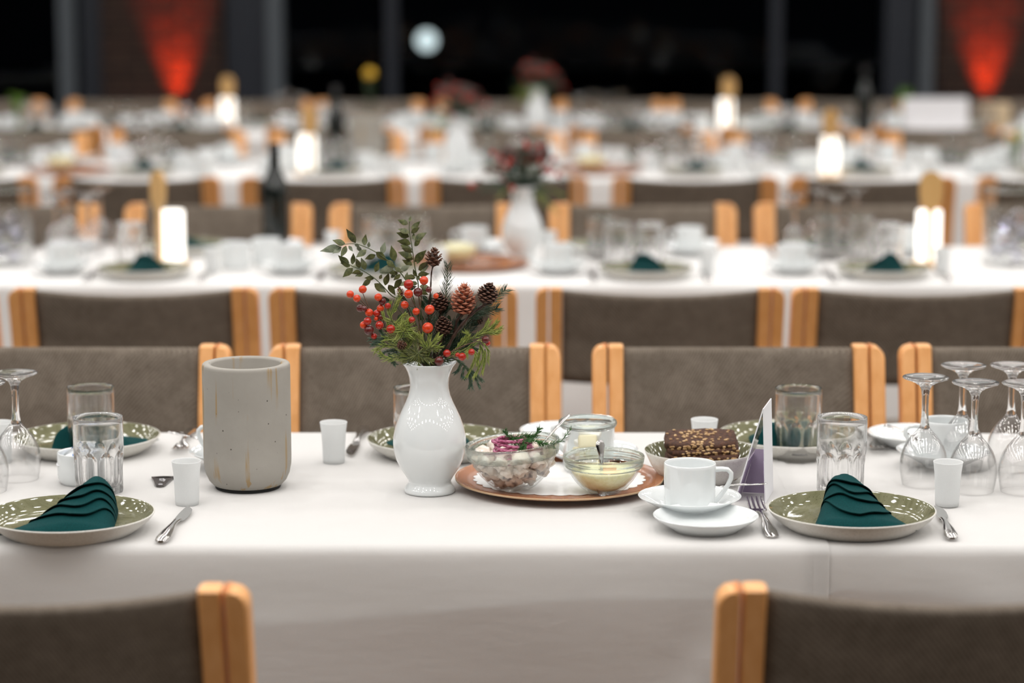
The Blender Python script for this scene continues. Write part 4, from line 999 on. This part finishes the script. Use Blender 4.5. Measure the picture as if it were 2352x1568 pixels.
twig('bright green feathery twig rising among the berries', [[(880, 1180), (790, 1020), (740, 940), (760, 850), (815, 700)], [(740, 960), (690, 940), (670, 890)], [(745, 940), (720, 870), (735, 800)], [(755, 900), (790, 820), (820, 760)], [(760, 980), (850, 970), (900, 940)], [(770, 1000), (830, 930), (860, 900)], [(700, 960), (730, 1000), (790, 1010)]], 'firlime', 58, .0085, .5, .00055, -.022, side=.5, taper=.3)
twig('lime green starburst of needles over the low leaves', [[(850, 1100), (845, 1040), (840, 1012)], [(845, 1060), (800, 1030), (790, 1015)], [(845, 1060), (890, 1020), (905, 1010)]], 'firlime', 40, .024, 1.45, .0006, -.030, side=.25, droop=.25, taper=.1)
twig('blue-green cypress spray reaching lower left', [[(850, 1230), (740, 1130), (640, 1110), (560, 1115)], [(740, 1140), (680, 1080), (650, 1040)], [(760, 1180), (650, 1160), (575, 1165)], [(800, 1210), (700, 1220), (650, 1260)], [(720, 1230), (740, 1290), (775, 1330)], [(690, 1160), (640, 1130), (590, 1140)]], 'firblue', 60, .0095, .6, .0005, -.018, side=.6, taper=.3)
twig('yellow-green fir twig lying over the left rim', [[(900, 1270), (780, 1180), (680, 1170), (600, 1215)], [(880, 1240), (760, 1120), (690, 1110)], [(900, 1280), (800, 1270), (700, 1280), (640, 1230)], [(880, 1200), (900, 1130), (960, 1090)]], 'firlime', 56, .014, .65, .0006, -.024, side=.5)
twig('olive green needle star at the front of the rim', [[(970, 1230), (965, 1280), (985, 1360)], [(965, 1240), (880, 1210), (850, 1190)], [(965, 1240), (1040, 1210), (1100, 1190)], [(965, 1250), (900, 1290), (840, 1310)], [(970, 1250), (1050, 1290), (1090, 1305)], [(965, 1240), (950, 1170), (945, 1110)]], 'firolive', 30, .013, .6, .0007, -.034, side=.5)
twig('green needle tuft in the middle above the rim', [[(1050, 1280), (1060, 1170), (1075, 1080)], [(1060, 1200), (1120, 1130), (1150, 1090)], [(1060, 1200), (1010, 1140), (1000, 1080)], [(1070, 1180), (1120, 1190), (1150, 1180)]], 'firlime', 40, .013, .55, .0006, -.030, side=.5)
twig('bright cypress spray reaching out to the right', [[(1210, 1290), (1330, 1180), (1480, 1090), (1600, 1050), (1690, 1015)], [(1380, 1150), (1400, 1090), (1380, 1060)], [(1450, 1110), (1530, 1040), (1580, 965)], [(1530, 1070), (1600, 1020), (1650, 965)], [(1560, 1060), (1640, 1060), (1670, 1040)], [(1300, 1210), (1350, 1140), (1385, 1100)]], 'firlime', 56, .0105, .5, .0006, -.016, side=.5, taper=.3)
twig('bright cypress spray hanging down at the right of the vase', [[(1260, 1270), (1400, 1190), (1500, 1130), (1570, 1210), (1570, 1310)], [(1500, 1150), (1530, 1250), (1500, 1340), (1450, 1440)], [(1430, 1180), (1400, 1210), (1390, 1250)], [(1510, 1180), (1490, 1260), (1480, 1330)], [(1545, 1200), (1540, 1300), (1520, 1400)], [(1440, 1190), (1460, 1250), (1440, 1330), (1390, 1430)]], 'firlime', 50, .0105, .4, .00055, -.020, side=.5, droop=.12, taper=.2)
twig('dull green cypress spray hanging lowest at the right', [[(1300, 1290), (1360, 1330), (1410, 1400), (1440, 1540)], [(1340, 1310), (1320, 1370), (1290, 1400)], [(1370, 1340), (1350, 1420), (1360, 1440)], [(1400, 1380), (1460, 1440), (1500, 1530)], [(1410, 1400), (1420, 1480), (1410, 1530)], [(1390, 1360), (1450, 1400), (1520, 1470)]], 'firblue', 56, .0085, .5, .0005, -.006, side=.6, droop=.1, taper=.2)
twig('dark green cypress filling the mouth of the vase', [[(1000, 1300), (900, 1200), (850, 1120)], [(1000, 1300), (1050, 1200), (1080, 1100)], [(1050, 1300), (1150, 1200), (1230, 1130)], [(950, 1300), (850, 1270), (760, 1230)], [(1080, 1300), (1200, 1290), (1260, 1260)]], 'firdark', 70, .018, .8, .0006, .004, side=1.0)

# ================================================================== THE TABLES BEHIND
def make_bottle():
    t = thing('wine_bottle', 'x', 'bottle')
    MB().lathe([(.0005, .004), (.028, .002), (.034, 0), (.0375, .004), (.0385, .012), (.0385, .165), (.0365, .185), (.029, .207), (.019, .228), (.0150, .25), (.0142, .30), (.0142, .305)], 36).build('body', M['bottle'], t)
    MB().lathe([(.0146, .252), (.0148, .296), (.0160, .297), (.0160, .304), (.0150, .3055), (.0005, .3057)], 28).build('seal', M['seal'], t); return t
BOTTLE = make_bottle()
def make_lantern():
    t = thing('table_lantern', 'x', 'lantern')
    MB().lathe([(.0005, 0), (.046, 0), (.047, .003), (.047, .012), (.045, .014), (.0005, .014)], 36).build('base', M['lantern_wood'], t)
    MB().lathe([(.0005, .0145), (.0325, .0145), (.0335, .018), (.0335, .146), (.031, .151), (.0005, .152)], 36).build('glowing_shade', M['glow'], t)
    out = []
    for i in range(13):
        a = PI*i/12; out.append((.030*math.cos(a), .228+.030*math.sin(a)))
    out = [(.006, .012), (.006, .150), (.024, .172), (.030, .19)]+out+[(-.030, .19), (-.024, .172), (-.006, .150), (-.006, .012)]
    mb = MB(); f = [(x, -.0355, z) for x, z in out]; b = [(x, -.0475, z) for x, z in out]
    mb.add(f+b, [tuple(range(len(f)))[::-1], tuple(range(len(f), 2*len(f)))]+[(i, (i+1) % len(f), len(f)+(i+1) % len(f), len(f)+i) for i in range(len(f))], 0, False)
    mb.build('handle', M['lantern_wood'], t); return t
LANT = make_lantern()
def make_pitcher():
    t = thing('ice_bucket', 'x', 'ice bucket')
    MB().lathe([(.0005, .002), (.066, .002), (.070, .004), (.076, .20)], 40).lathe([(.0735, .20), (.0675, .006), (.0005, .006)], 40).build('body', M['bowlglass'], t)
    MB().lathe([(.0735, .199), (.078, .200), (.0785, .206), (.0735, .206)], 40, closed=True).build('rim', M['rimglass'], t)
    return t
PITCH_ = make_pitcher()
ICE = bevel(tag(MB().box((0, 0, 0), (.030, .030, .027)).build('ice_cube', M['ice']), 'x', 'ice'), .004, 2)
def make_far_bouquet():
    t = thing('bouquet', 'x', 'bouquet'); rr = random.Random(5); mb = MB(); base = Vector((0, 0, .19))
    for k in range(64):
        a = rr.uniform(0, 2*PI); el = rr.uniform(.1, 1.45); L = rr.uniform(.06, .15)
        d = Vector((math.cos(a)*math.cos(el), math.sin(a)*math.cos(el), math.sin(el))); p = [base, base+d*L*.5, base+d*L+Vector((0, 0, -.02*math.cos(el)))]
        mb.tube(p, .001, 4); needles(mb, p, 46, .016, .7, .0008, rr)
    tag(mb.build('foliage', M['firdark'], t), kind='stuff')
    mb = MB()
    for k in range(9):
        a = rr.uniform(0, 2*PI); L = rr.uniform(.07, .13); d = Vector((math.cos(a)*.9, math.sin(a)*.9, rr.uniform(-.3, .7))).normalized()
        p = [base+d*.02, base+d*L*.6, base+d*L+Vector((0, 0, -.03))]; mb.tube(p, .0008, 4); needles(mb, p, 60, .014, .6, .0009, rr)
    tag(mb.build('lime_foliage', M['firlime'], t), kind='stuff')
    for k in range(38):
        a = rr.uniform(0, 2*PI); el = rr.uniform(.1, 1.4); L = rr.uniform(.08, .15)
        p = base+Vector((math.cos(a)*math.cos(el), math.sin(a)*math.cos(el), math.sin(el)))*L
        MB().ball(p, .008, 10, 7).build('berry', M[('berryred', 'berrydark', 'berryred')[k % 3]], t)
    for k in range(5):
        a = k*1.3; p = base+Vector((math.cos(a)*.05, math.sin(a)*.05-.01, .10)); mb = MB().ball(p, .021, 12, 8, 0, None, (1, 1, 1.15))
        needles(mb, [p-Vector((0, 0, .02)), p+Vector((0, 0, .02))], 50, .014, 1.3, .003, rr); mb.build('cone', M['cone'], t)
    return t
FARB = make_far_bouquet()
VASE = [o for o in COL.objects if o.name.startswith('flower_vase')][0]; USED.add(VASE.name)
ROWS = {2: (6.05, 6.87), 3: (8.93, 9.77), 4: (10.98, 11.78)}
WHICH = {2: 'second table', 3: 'third table', 4: 'farthest table'}
near = {2: [333, 860, 1483, 2028], 3: [-60, 330, 760, 1180, 1590, 1985, 2400], 4: [80, 400, 770, 1110, 1450, 1800]}
far = {2: [-40, 430, 905, 1395, 1900, 2420], 3: [30, 400, 790, 1130, 1480, 1830, 2180], 4: [280, 590, 850, 1130, 1400, 1660, 1960, 2270]}
rnd = random.Random(44)
vases = {2: (1200, 600, 2), 3: (1052, 384, 3), 4: (1234, 300, 4)}
occupied = []
def free(x, y, r):
    for (a, b, q) in occupied:
        if (a-x)**2+(b-y)**2 < (q+r)**2: return False
    occupied.append((x, y, r)); return True
def pos(u, v, Z=TZ): p = P(u, v, Z); return p.x, p.y
reserve = {}
feat = []
for T, (u, v, _) in vases.items():
    x, y = pos(u, v); occupied.append((x, y, .045))
    o = place(VASE, 'blurred white flower vase on the %s' % WHICH[T], (x, y, TT), 0)
    place(FARB, 'bouquet of berries and evergreens in the vase on the %s' % WHICH[T], (x, y, TT), T*1.3, rot=(0, 0, T*1.3), scale=1.0)
for (u, v, rz, T, lab) in [(397, 612, R(-48), 2, 'glowing wooden lantern at the left of the second table'), (2131, 612, R(-6), 2, 'glowing wooden lantern at the right of the second table'),
                          (706, 402, R(20), 3, 'glowing wooden lantern left of centre on the third table'), (1906, 408, R(-10), 3, 'glowing wooden lantern at the right of the third table'),
                          (523, 300, R(10), 4, 'glowing wooden lantern at the left of the farthest table'), (1667, 303, R(10), 4, 'glowing wooden lantern right of centre on the farthest table')]:
    x, y = pos(u, v); occupied.append((x, y, .05)); place(LANT, lab, (x, y, TT), rz)
for (u, v, lab) in [(632, 606, 'dark wine bottle standing on the second table'), (772, 372, 'dark wine bottle behind the lantern on the third table'), (1985, 322, 'dark wine bottle at the right before the farthest table card')]:
    x, y = pos(u, v)
    if v == 322: y = 11.2; x = XU(u, y)
    if v == 372: y = 9.6; x = XU(u, y)
    if v == 606: y = 6.70; x = XU(u, y)
    occupied.append((x, y, .04)); place(BOTTLE, lab, (x, y, TT), 0)
for (u, Y, n, lab) in [(12, 6.45, 9, 'clear ice bucket at the left end of the second table'), (2320, 6.45, 9, 'clear ice bucket at the right end of the second table'), (1740, 9.35, 7, 'clear ice bucket on the third table')]:
    x = XU(u, Y); occupied.append((x, Y, .08)); place(PITCH_, lab, (x, Y, TT), 0)
    for k in range(n):
        a = k*2.4; r = .022+.018*(k % 2); place(ICE, 'ice cube '+lab.replace('clear', 'in the clear'), (x+r*math.cos(a), Y+r*math.sin(a), TT+.024+.0125*k), 0, 'ice cubes '+lab.split(' ', 1)[1], rot=(k, k*.7, k*2))
# coolers
CB = [o for o in COL.objects if o.name.startswith('bottle_cooler') and o.parent is None][0]; USED.add(CB.name)
x = XU(842, 9.5); occupied.append((x, 9.5, .07)); place(CB, 'blurred grey concrete cooler on the third table', (x, 9.5, TT), 1)
# clusters of upturned glasses
clus = [(2, [(132, 590), (168, 564), (205, 590), (240, 564)], 'left end of the second table'), (2, [(1822, 588), (1872, 564), (1918, 588), (1958, 564)], 'right half of the second table'),
        (3, [(290, 386), (325, 374), (358, 386), (392, 374)], 'left half of the third table'), (3, [(1475, 386), (1512, 374), (1550, 386), (1590, 374)], 'right half of the third table'),
        (4, [(1330, 305), (1362, 295), (1392, 305), (1425, 295)], 'middle of the farthest table'), (4, [(640, 305), (662, 295), (692, 305)], 'left half of the farthest table')]
for T, ps, w_ in clus:
    for i, (u, v) in enumerate(ps):
        x, y = pos(u, v); y = min(y, ROWS[T][1]-.05); occupied.append((x, y, .038))
        place(WGLASS, 'upturned glass, %s, %s' % (nth(i, len(ps)), w_), (x, y, TT), 0, 'upturned glasses on the '+w_)
# trays of sauce
def far_tray(u, v, T, k):
    x, y = pos(u, v); y = max(min(y, ROWS[T][1]-.17), ROWS[T][0]+.17); x = XU(u, y)
    if not free(x, y, .165): pass
    t = thing('serving_tray', 'round wooden tray with a bowl of sauce on the %s, %s' % (WHICH[T], k), 'tray', (x, y, TT))
    MB().lathe([(.0005, .004), (.15, .006), (.163, .012), (.1635, .016), (.15, .0125), (.0005, .011)], 48).build('body', M['tray_wood'], t)
    b = thing('glass_bowl', 'glass sauce bowl on the tray of the %s, %s' % (WHICH[T], k), 'bowl', (x-.03, y-.03, TT+.0118))
    MB().lathe([(.0005, 0), (.028, 0), (.05, .02), (.062, .04), (.066, .058), (.063, .058), (.058, .04), (.0005, .004)], 36).build('bowl', M['bowlglass'], b)
    s = MB().lathe([(.0005, .0045), (.026, .006), (.045, .02), (.056, .038), (.055, .046), (.03, .053), (.0005, .055)], 36).build('remoulade', M['remoulade'], None, (x-.03, y-.03, TT+.0118))
    tag(s, 'yellow sauce in the bowl on the %s, %s' % (WHICH[T], k), 'sauce')
far_tray(1075, 612, 2, 'left of the vase'); far_tray(160, 398, 3, 'near its left end'); far_tray(1375, 396, 3, 'right of its vase')
# cups before the bottle
for (u, Y, w_) in [(540, 6.36, 'left'), (612, 6.44, 'right')]:
    x = XU(u, Y, .8); occupied.append((x, Y, .05))
    place(CUP, 'white coffee cup before the wine bottle on the second table, the %s of two' % w_, (x, Y, TT), R(200))
# place settings
for T in (2, 3, 4):
    y0, y1 = ROWS[T]
    for side, us in (('near', near[T]), ('far', far[T])):
        sg = 1 if side == 'near' else -1
        ye = y0 if side == 'near' else y1
        n = len(us); W_ = WHICH[T]
        for i, u in enumerate(us):
            X = XU(u, ye+sg*.15, TZ); pp = nth(i, n); wh = 'on the %s side of the %s, %s' % (side, W_, pp)
            def L(kind): return 'blurred %s %s' % (kind, wh)
            def put(proto, dx, dy, r, label, grp, rz=0, z=TT, sc_=None, chk=True):
                x, y = X+sg*dx, ye+sg*dy
                if abs(x) > [0, 0, 2.55, 3.25, 3.65][T]: return None
                if chk and not free(x, y, r): return None
                return place(proto, L(label), (x, y, z), rz, '%s on the %s side of the %s' % (grp, side, W_), sc_)
            if put(PLATE, 0, .150, .124, 'green dinner plate', 'plates', chk=False) is None: continue
            occupied.append((X, ye+sg*.15, .124))
            NP = NAPL if (i+T) % 2 else NAPR
            place(NP, L('teal folded napkin'), (X, ye+sg*.145, TT+.0097), (0 if sg > 0 else PI)+R(rnd.uniform(-6, 6)), 'napkins on the %s side of the %s' % (side, W_), (1.0, 1.0, .82))
            put(TUMB, .03+rnd.uniform(-.01, .01), .315, .040, 'clear tumbler', 'tumblers')
            if i % 2 == 0: put(TUMB, -.065, .335, .040, 'second clear tumbler', 'tumblers')
            r = put(SAUCER, -.225, .215, .078, 'white saucer', 'saucers')
            if r is not None: place(CUP, L('white coffee cup'), (r.location.x, r.location.y, TT+.0066), rnd.uniform(-.4, .4) if sg > 0 else PI+rnd.uniform(-.4, .4), 'cups on the %s side of the %s' % (side, W_))
            put(SHOT, .165, .225, .024, 'frosted shot cup', 'shot cups')
            put(BPLATE, -.245, .075, .078, 'white bread plate', 'bread plates', chk=(side == 'near'))
            if T >= 3:
                put(CUP, .115, .335, .042, 'spare cup', 'spare cups', 1.2)
                put(CUP, -.155, .350, .042, 'extra cup', 'second spare cups', 2.2)
                put(CUP, .235, .10, .042, 'lone cup', 'cups set apart', 2.9)
            if T == 2:
                o = put(KNIFE, .155, .05, .012, 'steel knife', 'knives', 0 if sg > 0 else PI, chk=False)
                o = put(FORK, -.137, .045, .012, 'steel fork', 'forks', 0 if sg > 0 else PI, chk=False)
# white card and small things on the farthest table
x = XU(2153, 11.1, .9)
t = thing('white_card', 'blank white card standing at the right of the farthest table', 'card', (x, 11.08, TT), R(4))
MB().box((0, .02, .085), (.30, .003, .165), X=Matrix.Rotation(R(-6), 4, 'X')).build('front_panel', M['paperwhite'], t); MB().box((0, .02, .085), (.30, .003, .165), X=Matrix.Translation((0, .06, 0)) @ Matrix.Rotation(R(8), 4, 'X')).build('back_panel', M['paperwhite'], t)
x = XU(2262, 11.8, .85); b = MB().box((0, 0, .06), (.13, .10, .12), ch=.004).build('kraft_box', M['kraft'], None, (x, 11.55, TT)); tag(b, 'small beige box behind the white card', 'box')
def potted(u, Y, h, label, m, blossom=False):
    x = XU(u, Y, .9); t = thing('flower_glass', label, 'flowers', (x, Y, TT)); rr = random.Random(u)
    MB().lathe([(.0005, 0), (.026, 0), (.030, .08), (.027, .08), (.0005, .006)], 24).build('glass', M['bowlglass'], t)
    mb = MB()
    for k in range(9):
        a = rr.uniform(0, 6.3); p = [Vector((0, 0, .01)), Vector((.010*math.cos(a), .010*math.sin(a), h*.6)), Vector((.028*math.cos(a), .028*math.sin(a), h*rr.uniform(.75, 1)))]
        mb.tube(p, .0013, 5)
        if not blossom or k < 3: needles(mb, p, 16, .03, .6, .003, rr)
    tag(mb.build('leaves', M['leafdark' if blossom else 'grass'], t), kind='stuff')
    if blossom:
        mb = MB(); c = Vector((0, 0, h))
        for k in range(40):
            d = Vector((rr.gauss(0, 1), rr.gauss(0, 1), rr.gauss(0, 1)+.3)).normalized(); mb.ball(c+d*.020, .009, 8, 5, 0)
        mb.build('blossom', M['yellow'], t)
potted(2078, 11.5, .19, 'green sprig with yellow flower at the right of the farthest table', 'grass', False)
potted(40, 11.4, .17, 'green sprig in a glass at the left end of the farthest table', 'grass', False)
potted(850, 11.5, .26, 'single yellow blossom standing above the farthest table', 'grass', True)
potted(2335, 9.3, .16, 'green sprig at the right end of the third table', 'grass', False)
